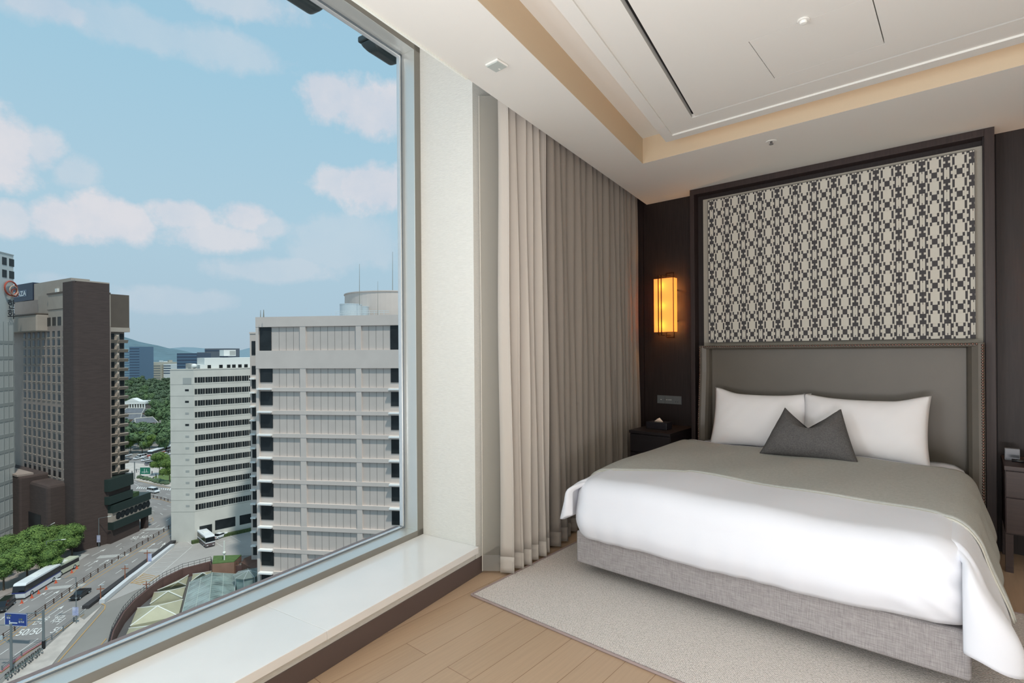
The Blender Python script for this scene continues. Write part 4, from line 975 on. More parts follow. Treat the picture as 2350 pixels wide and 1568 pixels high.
slab('car_park', [(240, 1386), (396, 1257), (412, 1243), (452, 1230), (600, 1186), (700, 1160), (700, 1262), (600, 1275), (560, 1276), (484, 1289), (417, 1306), (371, 1328), (342, 1349), (320, 1352)], C_park, .05)
slab('plaza', [(250, 1092), (340, 1108), (480, 1135), (480, 1088), (380, 1068), (250, 1060)], C_pave, .12)
slab('verge', [(350, 1097), (480, 1130), (480, 1112), (370, 1088)], mat('grass_verge', (96, 116, 62), .95, var=.25, vscale=1), .2)
# painted marks, a few centimetres proud of the road
def ribbon(mb, pts, w, lift=.03, pw=None):
    P = [G(u, v, GZ+lift) for u, v in pts]
    for a, b in zip(P[:-1], P[1:]):
        d = (b-a); d.z = 0; d.normalize(); n = Vector((-d.y, d.x, 0))*w/2; mb.add([a-n, b-n, b+n, a+n], [(0, 1, 2, 3)])
def c3(l): return [(x/4.04, y/4.04+1180) for x, y in l]
def c5(l): return [(x/5.226+270, y/5.226+1000) for x, y in l]
dash3 = [((175, 908), (270, 852)), ((172, 850), (255, 795)), ((430, 822), (515, 768)), ((415, 757), (490, 716)), ((608, 640), (682, 597)), ((822, 570), (882, 533)), ((792, 527), (855, 490)), ((778, 482), (838, 446)), ((985, 463), (1043, 427)), ((1073, 305), (1125, 272)), ((1107, 330), (1150, 305)), ((1258, 287), (1307, 257)), ((1225, 260), (1268, 236)), ((1155, 350), (1183, 335)), ((1222, 447), (1275, 413)), ((1257, 495), (1313, 455)), ((1072, 553), (1133, 513)), ((1105, 605), (1155, 572)), ((910, 668), (972, 625)), ((942, 725), (1013, 675)), ((727, 795), (797, 747)), ((750, 865), (833, 806)), ((508, 950), (583, 897)), ((525, 1028), (610, 965)), ((740, 925), (815, 863)), ((0, 1305), (80, 1250)), ((135, 1310), (355, 1155)), ((25, 1130), (100, 1075)), ((1460, 282), (1505, 253)), ((1505, 318), (1543, 290)), ((1412, 100), (1455, 75)), ((1540, 60), (1575, 40)), ((1495, 135), (1530, 112)), ((570, 930), (665, 875))]
dash5 = [((390, 800), (410, 795)), ((480, 815), (523, 825)), ((590, 840), (635, 850)), ((433, 850), (475, 860)), ((545, 880), (590, 888)), ((395, 893), (440, 903)), ((510, 930), (540, 950)), ((580, 1022), (625, 995)), ((415, 1072), (470, 1040)), ((455, 1100), (505, 1072)), ((440, 710), (480, 718)), ((580, 700), (625, 710)), ((480, 680), (520, 688)), ((30, 1365), (75, 1335)), ((0, 1320), (45, 1293)), ((170, 1280), (230, 1243)), ((220, 1310), (280, 1272)), ((620, 1210), (660, 1180)), ((535, 1352), (585, 1318)), ((230, 1568), (290, 1528)), ((170, 1522), (235, 1478)), ((320, 1185), (370, 1160)), ((545, 735), (590, 745)), ((180, 540), (225, 560)), ((240, 575), (300, 585)), ((200, 580), (250, 600))]
mb = MB()
for a, b in dash3: ribbon(mb, c3([a, b]), .16)
for a, b in dash5: ribbon(mb, c5([a, b]), .16)
mb.build('lane_dashes', C_mark, road)
arrows = [((290, 805), (435, 720)), ((420, 790), (555, 708)), ((550, 778), (690, 692)), ((450, 945), (595, 848)), ((815, 485), (915, 425)), ((920, 477), (1015, 420)), ((1025, 468), (1115, 408)), ((850, 390), (985, 322)), ((1280, 200), (1340, 165)), ((1365, 320), (1440, 268)), ((1470, 335), (1535, 262)), ((0, 985), (55, 945))]
for a, b in arrows:
    p, q = [G(*x, GZ+.035) for x in c3([a, b])]; d = (q-p).normalized(); n = Vector((-d.y, d.x, 0)); L_ = (q-p).length
    mb = MB(); mb.add([p-n*.09, p+d*L_*.7-n*.09, p+d*L_*.7+n*.09, p+n*.09, p+d*L_*.66-n*.45, q, p+d*L_*.66+n*.45], [(0, 1, 2, 3), (4, 5, 6)]); mb.build('painted_arrow', C_mark, road)
def stripes(a, b, c, d, n, duty=.5, curve=False):
    """n painted strokes between edge a-b and edge c-d, each running from one edge to the other"""
    mb = MB(); A, B, C_, D = [G(*x, GZ+.035) for x in (a, b, c, d)]
    for k in range(n):
        t0 = (k+.15)/n; t1 = t0+duty/n; mb.add([A.lerp(B, t0), A.lerp(B, t1), C_.lerp(D, t1), C_.lerp(D, t0)], [(0, 1, 2, 3)])
    return mb.build('painted_lettering', C_mark, road)
for a, b, c, d, n in ((c3([(410, 708), (760, 672), (470, 675), (800, 642)]) + [26]), (c3([(890, 415), (1180, 390), (930, 385), (1205, 366)]) + [22]), (c3([(1280, 352), (1440, 350), (1320, 328), (1475, 320)]) + [12]), (c3([(1320, 158), (1540, 140), (1360, 136), (1585, 120)]) + [18]), (c3([(660, 440), (720, 375), (740, 430), (835, 368)]) + [9]), (c5([(240, 610), (640, 660), (215, 640), (650, 630)]) + [16])): stripes(a, b, c, d, n)
def groundtext(txt, o, xe, ye):
    O = G(*o, GZ+.035); X = G(*xe, GZ+.035)-O; Y = G(*ye, GZ+.035)-O
    me_w = {'50/50': 2.75, '50': 1.15}.get(txt, 1.0*len(txt)); lettering(txt, C_mark, road, O, X/me_w, Y/.72, name='painted_lettering')
groundtext('50/50', c3([(135, 1132)])[0], c3([(410, 1108)])[0], c3([(195, 1070)])[0]); groundtext('50', c3([(455, 1105)])[0], c3([(555, 1095)])[0], c3([(515, 1050)])[0])
groundtext('50', c3([(1205, 235)])[0], c3([(1275, 232)])[0], c3([(1235, 208)])[0]); groundtext('50', c3([(1290, 225)])[0], c3([(1360, 222)])[0], c3([(1320, 200)])[0]); groundtext('50', c3([(1370, 215)])[0], c3([(1430, 212)])[0], c3([(1395, 195)])[0])
groundtext('전용', c3([(285, 1028)])[0], c3([(430, 1005)])[0], c3([(345, 975)])[0]); groundtext('차로', c3([(452, 1012)])[0], c3([(560, 1000)])[0], c3([(515, 955)])[0])
# yellow lines, kerbs, fence line
med = [(-60, 1512), (0, 1473), (104, 1402), (208, 1328.5), (300, 1270), (396, 1212)]
mb = MB(); ribbon(mb, med, .18); ribbon(mb, [(u+4, v+5) for u, v in med], .18); ribbon(mb, [(262, 1243), (318, 1213), (352, 1195), (349, 1187)], .15); ribbon(mb, c3([(590, 600), (680, 545), (725, 490), (725, 465), (700, 455)]), .18); ribbon(mb, c3([(940, 830), (975, 845), (970, 880), (510, 1405)]), .2); ribbon(mb, c3([(905, 1250), (985, 1155)]), .2)
ribbon(mb, c5([(375, 745), (530, 770), (660, 810)]), .2); ribbon(mb, [(250, 1093), (310, 1102), (395, 1122)], .25); ribbon(mb, c5([(1300, 1420), (1450, 1390), (1640, 1352)]), .2); ribbon(mb, c3([(0, 1480), (200, 1330), (420, 1180), (780, 930)]), .16)
mb.build('yellow_lines', C_yel, road)
mb = MB(); ribbon(mb, c3([(0, 1465), (200, 1312), (395, 1185)]), .5, .16); mb.build('red_kerb', C_redk, road)
# parking bays
mb = MB(); pk = bpy.data.objects['car_park']
ribbon(mb, c5([(890, 1333), (620, 1568), (430, 1740)]), .15, .09); ribbon(mb, c5([(665, 1345), (400, 1568), (230, 1710)]), .15, .09)
for (a, b) in (((665, 1345), (890, 1333)), ((620, 1388), (840, 1377)), ((575, 1432), (785, 1420)), ((525, 1478), (735, 1468)), ((470, 1528), (680, 1518)), ((410, 1590), (620, 1570)), ((340, 1650), (560, 1625)), ((830, 1268), (905, 1320)), ((905, 1320), (990, 1296)), ((1480, 1275), (1260, 1335)), ((1260, 1335), (1175, 1282)), ((1480, 1275), (1320, 1185)), ((1400, 1230), (1190, 1285)), ((1430, 1250), (1220, 1308)), ((1480, 1098), (1640, 1182)), ((1300, 1140), (1480, 1098))): ribbon(mb, c5([a, b]), .13, .09)
mb.build('bay_lines', C_mark, pk)
mb = MB()
c8 = lambda l: [(230+x/5.6, 1220+y/5.6) for x, y in l]
ribbon(mb, c8([(390, 665), (560, 540)]), .2, .09); ribbon(mb, c8([(390, 665), (640, 640), (760, 560)]), .2, .09)
for k in range(7): a = (560-25*k, 545+18*k); ribbon(mb, c8([a, (a[0]+150-6*k, a[1]+30)]), .2, .09)
mb.build('hatched_area', C_yel, pk)
# parapet, dark trench and curved ramp wall
def wallline(name, pts, w, h, m, label, cat, z0=0, group=None):
    mb = MB(); P = [G(u, v) for u, v in pts]
    for a, b in zip(P[:-1], P[1:]): mb.bar(a+UP*(h/2+z0), b+UP*(h/2+z0), w, h)
    return tag(mb.build(name, m), label, cat, group)
wallline('white_parapet', [(234, 1386), (262, 1362), (301, 1330), (312, 1322), (396, 1256)], 1.0, .9, C_par, 'long white parapet wall between the avenue and the car park', 'wall')
wallline('dark_hedge_wall', [(196, 1398), (236, 1368), (398, 1246)], 1.3, .7, mat('dark_trench', (58, 56, 58), .9), 'low dark retaining wall along the avenue beside the white parapet', 'wall')
# sunken court: retaining wall and its railing
mb = MB(); P = [G(u, v) for u, v in wallc]
for a, b in zip(P[:-1], P[1:]): mb.bar(a+UP*-.85, b+UP*-.85, .5, 2.5)
cw = tag(mb.build('curved_retaining_wall', C_wall), 'curved reddish-brown retaining wall around the sunken court with skylights', 'wall')
rt = thing('curved_railing', P[6]+UP*.4, 'dark metal railing following the curved ramp above the brown retaining wall', 'railing')
mb = MB()
for h in (.95, 1.55):
    for a, b in zip(P[1:-2], P[2:-1]): mb.tube(a+UP*h, b+UP*h, .05, 5)
mb.build('handrail', C_rail, rt)
n_ = 0
for a, b in zip(P[1:-2], P[2:-1]):
    m_ = max(1, int((b-a).length/1.1))
    for k in range(m_):
        if n_ < 95: p = a.lerp(b, k/m_); mb = MB(); mb.tube(p+UP*.3, p+UP*1.55, .04, 4); mb.build('baluster', C_rail, rt); n_ += 1
# skylight pyramids
C_sky1 = mat('skylight_cream', (176, 174, 148), .6, var=.06, vscale=.6); C_ridge = mat('skylight_ridge', (232, 234, 226), .6)
LOWZ = GZ-2.0
def pyramid(base, apex, lab):
    B = [G(u, v, LOWZ+.6) for u, v in c8(base)]; A = G(*c8([apex])[0], LOWZ+2.6)
    t = thing('skylight', B[0].lerp(B[2], .5), lab, 'skylight', 'cream pyramid skylights in the sunken court')
    mb = MB(); n = len(B); mb.add(B+[A]+[b-UP*.7 for b in B], [(i, (i+1) % n, n) for i in range(n)]+[(i, (i+1) % n, n+1+(i+1) % n, n+1+i) for i in range(n)]); mb.build('panels', C_sky1, t)
    for b in B: mb = MB(); mb.tube(b, A, .12, 5); mb.build('ridge', C_ridge, t)
pyramid([(480, 985), (1060, 875), (1005, 1085), (385, 1215)], (735, 958), 'large cream pyramid skylight in the middle of the row, second nearest')
pyramid([(690, 785), (1095, 712), (1055, 850), (640, 930)], (872, 768), 'cream pyramid skylight third from the window sill')
pyramid([(735, 755), (1135, 560), (1100, 692), (900, 725)], (998, 648), 'narrow triangular cream skylight by the curved wall, farthest of the left row')
pyramid([(370, 1245), (900, 1150), (850, 1340), (300, 1400)], (640, 1215), 'cream pyramid skylight nearest the window sill, cut by the frame')
pyramid([(1190, 548), (1450, 508), (1440, 600), (1170, 640)], (1318, 532), 'small cream skylight beside the glass canopy roof')
# glass canopy
C_gl = mat('canopy_glass', (120, 138, 136), .12, spec=.8, var=.5, vscale=.35, stretch=(1, 1, 1), detail=2)
gc = thing('glass_canopy', G(*c8([(1380, 760)])[0], LOWZ), 'pitched glass canopy roof beside the cream skylights', 'glass roof')
A_, B_, C1, D_, E_, F_ = [G(*p, LOWZ+h) for p, h in zip(c8([(1150, 655), (1440, 530), (1730, 548), (1725, 800), (1400, 900), (1045, 1080)]), (1.0, 2.6, 1.0, 1.0, 2.6, 1.0))]
mb = MB(); mb.add([A_, B_, E_, F_], [(0, 1, 2, 3)]); mb.build('glazing', C_gl, gc, solid=.06); mb = MB(); mb.add([B_, C1, D_, E_], [(0, 1, 2, 3)]); mb.build('glazing', C_gl, gc, solid=.06)
mb = MB()
for k in range(15):
    t = k/14; mb.tube(A_.lerp(F_, t)+UP*.05, B_.lerp(E_, t)+UP*.05, .05, 4); mb.tube(B_.lerp(E_, t)+UP*.05, C1.lerp(D_, t)+UP*.05, .05, 4)
for a, b in ((A_, F_), (B_, E_), (C1, D_)): mb.tube(a+UP*.05, b+UP*.05, .1, 5)
mb.tube(A_.lerp(B_, .5), F_.lerp(E_, .5), .07, 4); mb.tube(C1.lerp(B_, .5), D_.lerp(E_, .5), .07, 4)
mb.build('glazing_bars', mat('glazing_bar', (170, 182, 176), .5), gc)
# kiosk with turf roof
kp = [G(*p, LOWZ+3.8) for p in c8([(1440, 410), (1455, 312), (1815, 300), (1720, 385)])]
ki = thing('turf_roof_kiosk', Vector((kp[0].x, kp[0].y, LOWZ)), 'reddish stone kiosk with a green turf roof at the head of the court', 'kiosk')
mb = MB(); mb.prism([(p.x, p.y) for p in kp], LOWZ, LOWZ+3.6); mb.build('walls', mat('kiosk_stone', (150, 116, 98), .85, var=.08, vscale=.5), ki)
mb = MB(); mb.prism([(p.x, p.y) for p in kp], LOWZ+3.6, LOWZ+3.8); mb.build('turf', mat('turf', (84, 110, 62), .95, var=.15, vscale=1), ki)
lp = thing('white_lamp_post', G(*c8([(1597, 535)])[0], LOWZ), 'white lamp post standing in front of the turf-roofed kiosk', 'lamp post')
b0 = G(*c8([(1597, 560)])[0], LOWZ); mb = MB(); mb.tube(b0, b0+UP*8.6, .16, 8); mb.build('pole', C_ridge, lp, smooth=False); mb = MB(); mb.ball(b0+UP*5.6, .42, 10); mb.build('lamp_globe', C_ridge, lp, smooth=True)
dk = [G(*p, LOWZ+3.2) for p in c8([(1815, 400), (1850, 345), (1985, 290), (2030, 280), (2030, 470), (1950, 475)])]
mb = MB(); mb.prism([(p.x, p.y) for p in dk], LOWZ, LOWZ+3.2); tag(mb.build('timber_deck', mat('deck_timber', (108, 78, 66), .8, var=.2, vscale=1.2, stretch=(8, 1, 1))), 'raised brown timber deck between the kiosk and the beige tower', 'deck')
cc_ = G(*c8([(1905, 540)])[0], LOWZ+3.2)
rc = thing('round_glass_pavilion', Vector((cc_.x, cc_.y, LOWZ)), 'round glass-roofed pavilion next to the foot of the beige tower', 'pavilion')
mb = MB(); mb.lathe((cc_.x, cc_.y, 0), [(3.3, LOWZ+3.1), (3.3, LOWZ+3.2), (.05, LOWZ+3.9)], 9); mb.build('glass_roof', mat('pavilion_glass', (120, 132, 128), .15, spec=.8), rc)
mb = MB(); mb.lathe((cc_.x, cc_.y, 0), [(3.0, LOWZ), (3.0, LOWZ+3.1)], 9); mb.build('glass_wall', C_gl, rc)
mb = MB()
for k in range(9): a = 2*math.pi*k/9; q = Vector((cc_.x+3.3*math.cos(a), cc_.y+3.3*math.sin(a), LOWZ+3.2)); mb.tube(q, (cc_.x, cc_.y, LOWZ+3.95), .05, 4); mb.tube(q-UP*3.2, q, .06, 4)
mb.build('ribs', C_tank, rc)

# ---- fences along the avenue
def fence(name, label, pts, step, h, m, group=None):
    P = [G(u, v) for u, v in pts]; t = thing(name, P[len(P)//2], label, 'fence', group)
    mb = MB()
    for hh in (h*.55, h*.9):
        for a, b in zip(P[:-1], P[1:]): mb.tube(a+UP*hh, b+UP*hh, .05, 4)
    mb.build('rail', m, t); first = None
    for a, b in zip(P[:-1], P[1:]):
        n = max(1, int((b-a).length/step))
        for k in range(n):
            p = a.lerp(b, k/n)
            if first is None: q = MB(); q.box(-.1, .1, -.1, .1, 0, h); q.v = [(v[0]+p.x, v[1]+p.y, v[2]+GZ) for v in q.v]; first = q.build('post', m, t); p0 = p
            else: c = first.copy(); COL.objects.link(c); c.location = p-p0
    return t
C_post = mat('brown_post', (78, 62, 54), .7)
fence('median_fence', 'brown post-and-rail median fence down the middle of the avenue', [(-20, 1486), (104, 1399), (208, 1325.5), (300, 1267), (398, 1208)], 2.6, 1.1, C_post, None)
fence('roadside_fence', 'brown post fence along the pavement in front of the dark brick slab', [(235, 1251), (300, 1219), (330, 1203)], 3.2, 1.0, C_post)
fence('grey_footway_fence', 'grey railing between the avenue and the pavement with bicycles', c3([(20, 1460), (200, 1325), (480, 1165), (780, 930)]), 3.0, 1.0, mat('grey_rail', (112, 118, 122), .5))
fence('junction_fence', 'low fence along the far side of the junction bend', c5([(385, 735), (520, 765), (690, 815)]), 2.2, .9, C_post)

# ---- trees
C_leafA = mat('leaf_green', (74, 102, 50), .85, c2=(114, 140, 68), vscale=.8); C_leafB = mat('leaf_deep', (66, 86, 66), .85, c2=(98, 118, 88), vscale=.5); C_bark = mat('bark', (86, 74, 62), .9)
def tree_mesh(name, label, rx, h, seed, leafm, n=2600, ls=.34, trunk_h=3.0, lobes=10):
    rnd = random.Random(seed); t = thing(name, (0, 0, 0), label, 'tree')
    L_ = []
    for k in range(lobes):
        a = rnd.uniform(0, 6.28); r = rnd.uniform(0, .62)*rx; L_.append((Vector((r*math.cos(a), r*math.sin(a), trunk_h+rnd.uniform(.25, .85)*(h-trunk_h))), rnd.uniform(.35, .55)*rx))
    mb = MB()
    for k in range(n):
        c, r = L_[rnd.randrange(lobes)]
        d = Vector((rnd.gauss(0, 1), rnd.gauss(0, 1), rnd.gauss(0, 1)+.35)).normalized(); p = c+Vector((d.x, d.y, d.z*.75))*r*rnd.uniform(.72, 1.05)
        q = (d+Vector((rnd.uniform(-.6, .6), rnd.uniform(-.6, .6), rnd.uniform(-.3, .8)))).normalized(); x = q.orthogonal().normalized(); x = (Matrix.Rotation(rnd.uniform(0, 6.28), 3, q) @ x); y = q.cross(x); s = ls*rnd.uniform(.6, 1.3)
        mb.add([p-x*s, p-y*s*.6, p+x*s, p+y*s*.6], [(0, 1, 2, 3)])
    mb.build('foliage', leafm, t, fix=False)
    mb = MB()
    for c, r in L_: mb.ball(c, r*.86, 8, sq=(1, 1, .72))
    mb.build('inner_foliage', leafm, t, smooth=True)
    mb = MB(); mb.tube((0, 0, 0), (0, 0, trunk_h+1.2), .22, 7, .14)
    for c, r in L_[:5]: mb.tube((0, 0, trunk_h), c, .1, 5, .04)
    mb.build('trunk', C_bark, t)
    return t
near = tree_mesh('street_tree', 'x', 4.1, 8.6, 5, C_leafA, n=6000, ls=.21)
spots = [((8, 1318), 'street tree with broad green crown at the photo edge, beside the parked black van'), ((62, 1300), 'street tree over the rear half of the big white coach'), ((104, 1292), 'street tree between the two lamp posts by the white coach'), ((22, 1275), 'street tree at the foot of the pale tiled tower'), ((80, 1262), 'street tree below the long curved-arm street lamp'), ((132, 1270), 'street tree over the small cream bus'), ((165, 1250), 'rightmost street tree, in front of the dark brick slab'), ((-25, 1300), 'street tree mostly outside the left photo edge'), ((125, 1243), 'street tree behind the others against the brown podium wall')]
for i, ((u, v), lab) in enumerate(spots):
    o = near if i == 0 else copy_tree(near); p = G(u, v-22, GZ+6.0); o.location = (p.x, p.y, GZ+.1); o.rotation_euler = (0, 0, i*1.3); k = .95+.12*math.sin(i*2.1); o.scale = (k, k, k); o['label'] = lab; o['group'] = 'street trees beside the avenue'
deep = tree_mesh('woodland_tree', 'dense green woodland tree in the palace grounds', 6.5, 13, 8, C_leafB, 900, .8, 3, 9)
deep2 = tree_mesh('woodland_tree', 'dense green woodland tree in the palace grounds', 6.0, 11, 18, mat('leaf_mid', (68, 92, 62), .85, c2=(98, 122, 78), vscale=.5), 900, .75, 3, 8)
rnd = random.Random(21); used = [0, 0]; cnt = 0
t_ = 284
while t_ < 735 and cnt < 280:
    w0 = -.752*t_; w1 = -.638*t_; st = 9+t_*.008; x = w0+rnd.uniform(0, st)
    while x < w1:
        vv = 805+54/t_*FPX; uu = 1175+x/t_*FPX
        clear = uu < 347 and 328 < t_ < 510
        if not clear:
            which = rnd.random() < (.75 if t_ > 480 else .35); src = deep if which else deep2; ix = 0 if which else 1
            o = src if not used[ix] else copy_tree(src); used[ix] = 1
            p = EYE+FW*t_+RT*(x+rnd.uniform(-2, 2)); hill = max(0, (t_-480))*.028
            o.location = (p.x, p.y, GZ-.3+hill); k = rnd.uniform(.85, 1.25); o.scale = (k, k, k*rnd.uniform(.9, 1.2)); o.rotation_euler = (0, 0, rnd.uniform(0, 6.28)); o['group'] = 'woodland trees in the palace grounds'; cnt += 1
        x += st
    t_ += 10+t_*.012
mid = [((322, 1032), 'young bright green tree on the far side of the junction, left'), ((343, 1040), 'bright green roadside tree left of the long bus'), ((366, 1092), 'brownish-green tree on the plaza by the green road sign'), ((389, 1110), 'tall thin plaza tree next to the white office block'), ((300, 1040), 'bright green tree seen beside the hotel window bays')]
for (u, v), lab in mid:
    o = copy_tree(near); p = G(u, v); o.location = (p.x, p.y, GZ); o.scale = (.9, .9, 1.15); o['label'] = lab; o['group'] = 'trees by the far junction'
mb = MB(); rnd = random.Random(4)
for k in range(10):
    p = G(320+k*7, 1098+k*1.6); mb.ball((p.x, p.y, GZ+.6), rnd.uniform(1.0, 1.7), 8, sq=(1, 1, .7))
tag(mb.build('plaza_shrubs', C_leafB), 'dark rounded shrubs massed along the edge of the plaza', 'shrubs', kind='stuff')

# ---- palace buildings in the wood
def hanok(u, v, w, ang, label, h=5.0):
    p = G(u, v); f = Fac(u, (p-EYE).dot(FW), ang, v); t = thing('hanok_hall', f.w(0, GZ), label, 'palace hall', 'tiled palace halls in the wood')
    part(f, t, 'walls', mat('hanok_wall', (168, 140, 120), .9), (-w/2+1, w/2-1, GZ, GZ+h, -7, -1))
    mb = MB(); a = [f.w(-w/2-.5, GZ+h, .8), f.w(w/2+.5, GZ+h, .8), f.w(w/2+.5, GZ+h, -8.8), f.w(-w/2-.5, GZ+h, -8.8), f.w(-w/2+1, GZ+h+3.6, -4), f.w(w/2-1, GZ+h+3.6, -4)]
    mb.add(a, [(0, 1, 5, 4), (2, 3, 4, 5), (1, 2, 5), (3, 0, 4), (0, 3, 2, 1)]); mb.build('tiled_roof', mat('grey_roof_tile', (104, 108, 114), .8, var=.1, vscale=.5), t)
    mb = MB(); mb.tube(a[4], a[5], .35, 6)
    for i, j in ((0, 4), (1, 5), (2, 5), (3, 4)): mb.tube(a[i], a[j], .25, 5)
    mb.build('roof_ridge', mat('ridge_plaster', (190, 188, 180), .8), t)
hanok(297, 978, 15, 80, 'grey tiled palace hall nearest the junction trees, left one'); hanok(336, 988, 13, 35, 'grey tiled palace hall right of its neighbour, roof end toward the plaza'); hanok(303, 962, 18, 95, 'grey tiled palace hall directly below the white colonnaded hall'); hanok(372, 905, 44, 92, 'long grey tiled palace roof high up in the wood')
p = G(310, 950); f7 = Fac(282, (p-EYE).dot(FW), 82, 945)
sh7 = bld('stone_hall', f7, 'white neoclassical stone hall with pediment and columns in the wood', 'palace hall')
W7 = f7.S(333, 945); zt7 = f7.Z(310, 925)
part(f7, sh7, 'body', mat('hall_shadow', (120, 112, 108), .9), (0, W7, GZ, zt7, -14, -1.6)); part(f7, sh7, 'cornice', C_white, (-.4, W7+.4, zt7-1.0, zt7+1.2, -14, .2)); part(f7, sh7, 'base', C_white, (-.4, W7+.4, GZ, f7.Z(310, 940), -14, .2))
for k in range(9): s_ = .6+(W7-1.2)*k/8; part(f7, sh7, 'column', C_white, (s_-.4, s_+.4, f7.Z(310, 941), zt7-.9, -1.0, -.1))
mb = MB(); c = W7*.42; mb.add([f7.w(c-6, zt7+1.2, .3), f7.w(c+6, zt7+1.2, .3), f7.w(c, zt7+4.2, .3), f7.w(c-6, zt7+1.2, -8), f7.w(c+6, zt7+1.2, -8), f7.w(c, zt7+4.2, -8)], [(0, 1, 2), (3, 5, 4), (0, 2, 5, 3), (1, 4, 5, 2)]); mb.build('pediment', C_white, sh7)

# ---- distant city
def tower_px(name, u0, u1, v1, t, m, label, floors=0, fm=None, depth=30, ang=90, group=None, cols=0, v0=None):
    f = Fac(u0, t, ang, 830); s1 = f.S(u1, 830); o = bld(name, f, label, 'building', group)
    part(f, o, 'body', m, (0, s1, GZ, f.Z((u0+u1)/2, v1), -depth, 0)); zt = f.Z((u0+u1)/2, v1)
    for k in range(floors):
        z = zt-2.2-k*3.9
        if z > GZ+4: part(f, o, 'floor_band', fm, (.2, s1-.2, z-1.4, z, -.1, .15))
    return f, o
C_haze = mat('far_blue_glass', (84, 112, 136), .25, spec=.6); C_hz2 = mat('far_blue_glass_light', (118, 146, 160), .35); C_hot = mat('far_cream', (176, 172, 158), .85); C_hotw = mat('far_cream_windows', (116, 122, 122), .7); C_navyb = mat('far_navy_glass', (58, 76, 98), .25, spec=.6); C_grb = mat('far_grey', (98, 106, 116), .6); C_cw = mat('far_white', (206, 212, 212), .8)  # distant haze is tinted into these building colours
f_, o_ = tower_px('blue_glass_tower', 297, 320, 796, 760, C_haze, 'slim blue glass tower left of the distant cream blocks', 18, C_navyb); tower_px('pale_glass_tower', 272, 297, 805, 790, C_hz2, 'paler blue glass tower half hidden by the brown hotel', 16, C_haze)
tower_px('cream_apartment_block', 321, 392, 832, 900, C_hot, 'broad cream distant block with greenery on its roof terraces', 9, C_hotw); tower_px('cream_apartment_block', 340, 368, 836, 850, C_hot, 'cream distant block standing in front of the broad one', 9, C_hotw); tower_px('white_far_building', 375, 392, 836, 855, C_cw, 'white distant building with a dark glass front beside the cream block', 4, C_navyb)
tower_px('navy_office_block', 406, 452, 811, 640, C_navyb, 'dark blue glass office block beyond the white office roof', 7, C_haze); tower_px('grey_office_block', 452, 475, 809, 680, C_grb, 'grey office block joined to the dark blue glass one', 7, C_navyb); tower_px('grey_office_block', 470, 524, 800, 720, C_grb, 'taller grey flat-topped office block behind the cooling unit', 7, C_navyb)
rnd = random.Random(12); k = 0
fb = None
placed = []
for i in range(160):
    t = rnd.uniform(950, 2300); u = rnd.uniform(270, 600); w = rnd.uniform(14, 40); v = 805+54/t*FPX-rnd.uniform(10, 30)/t*FPX*1.0
    v = max(v, 812+rnd.random()*4)
    p = at_t(u, 830, t)
    if any((p-q).length < 46 for q in placed): continue
    placed.append(p); mb = MB(); h = EYE.z-(v-805)/FPX*t-GZ
    mb.prism([(p.x-w/2, p.y-w/3), (p.x+w/2, p.y-w/3), (p.x+w/2, p.y+w/3), (p.x-w/2, p.y+w/3)], GZ, GZ+h)
    o = mb.build('city_block', (C_cw, C_hot, C_cw, C_hz2)[i % 4]); tag(o, ('small white block in the distant city haze', 'small cream block in the distant city haze', 'small white block in the distant city haze', 'small pale blue block in the distant city haze')[i % 4], 'building', 'small blocks in the distant city')
C_hill = mat('hazed_hill', (92, 118, 128), .95, var=.12, vscale=.01); C_hill2 = mat('hazed_far_hill', (118, 142, 154), .95)  # aerial haze mixed into the hill colours
def hill(name, label, prof, t, m):
    mb = MB(); n = len(prof)
    a = [at_t(u, v, t) for u, v in prof]; b = [Vector((*(EYE+(p-EYE)*.80).xy, GZ)) for p in a]; c = [Vector((*(EYE+(p-EYE)*1.25).xy, GZ)) for p in a]
    mid = [p.lerp(q, .45)+UP*random.uniform(-.03, .06)*(p.z-GZ) for p, q in zip(a, b)]
    mb.add(a+b+c+mid, [(i, i+1, 3*n+i+1, 3*n+i) for i in range(n-1)]+[(3*n+i, 3*n+i+1, n+i+1, n+i) for i in range(n-1)]+[(i, 2*n+i, 2*n+i+1, i+1) for i in range(n-1)])
    tag(mb.build(name, m, smooth=True), label, 'hill', kind='structure')
hill('hill', 'wooded hill coloured hazy blue-green on the horizon behind the brown hotel', [(150, 790), (220, 776), (270, 770), (290, 775), (303, 779), (318, 784), (340, 789), (362, 793), (385, 799), (405, 802), (425, 806), (450, 812), (470, 822)], 3600, C_hill)
hill('hill', 'low ridge coloured paler with haze on the horizon over the blue office blocks', [(330, 812), (360, 805), (395, 799), (420, 797), (445, 797.5), (470, 800), (500, 803), (540, 806), (556, 803), (575, 798), (600, 796), (640, 800), (700, 806)], 5200, C_hill2)

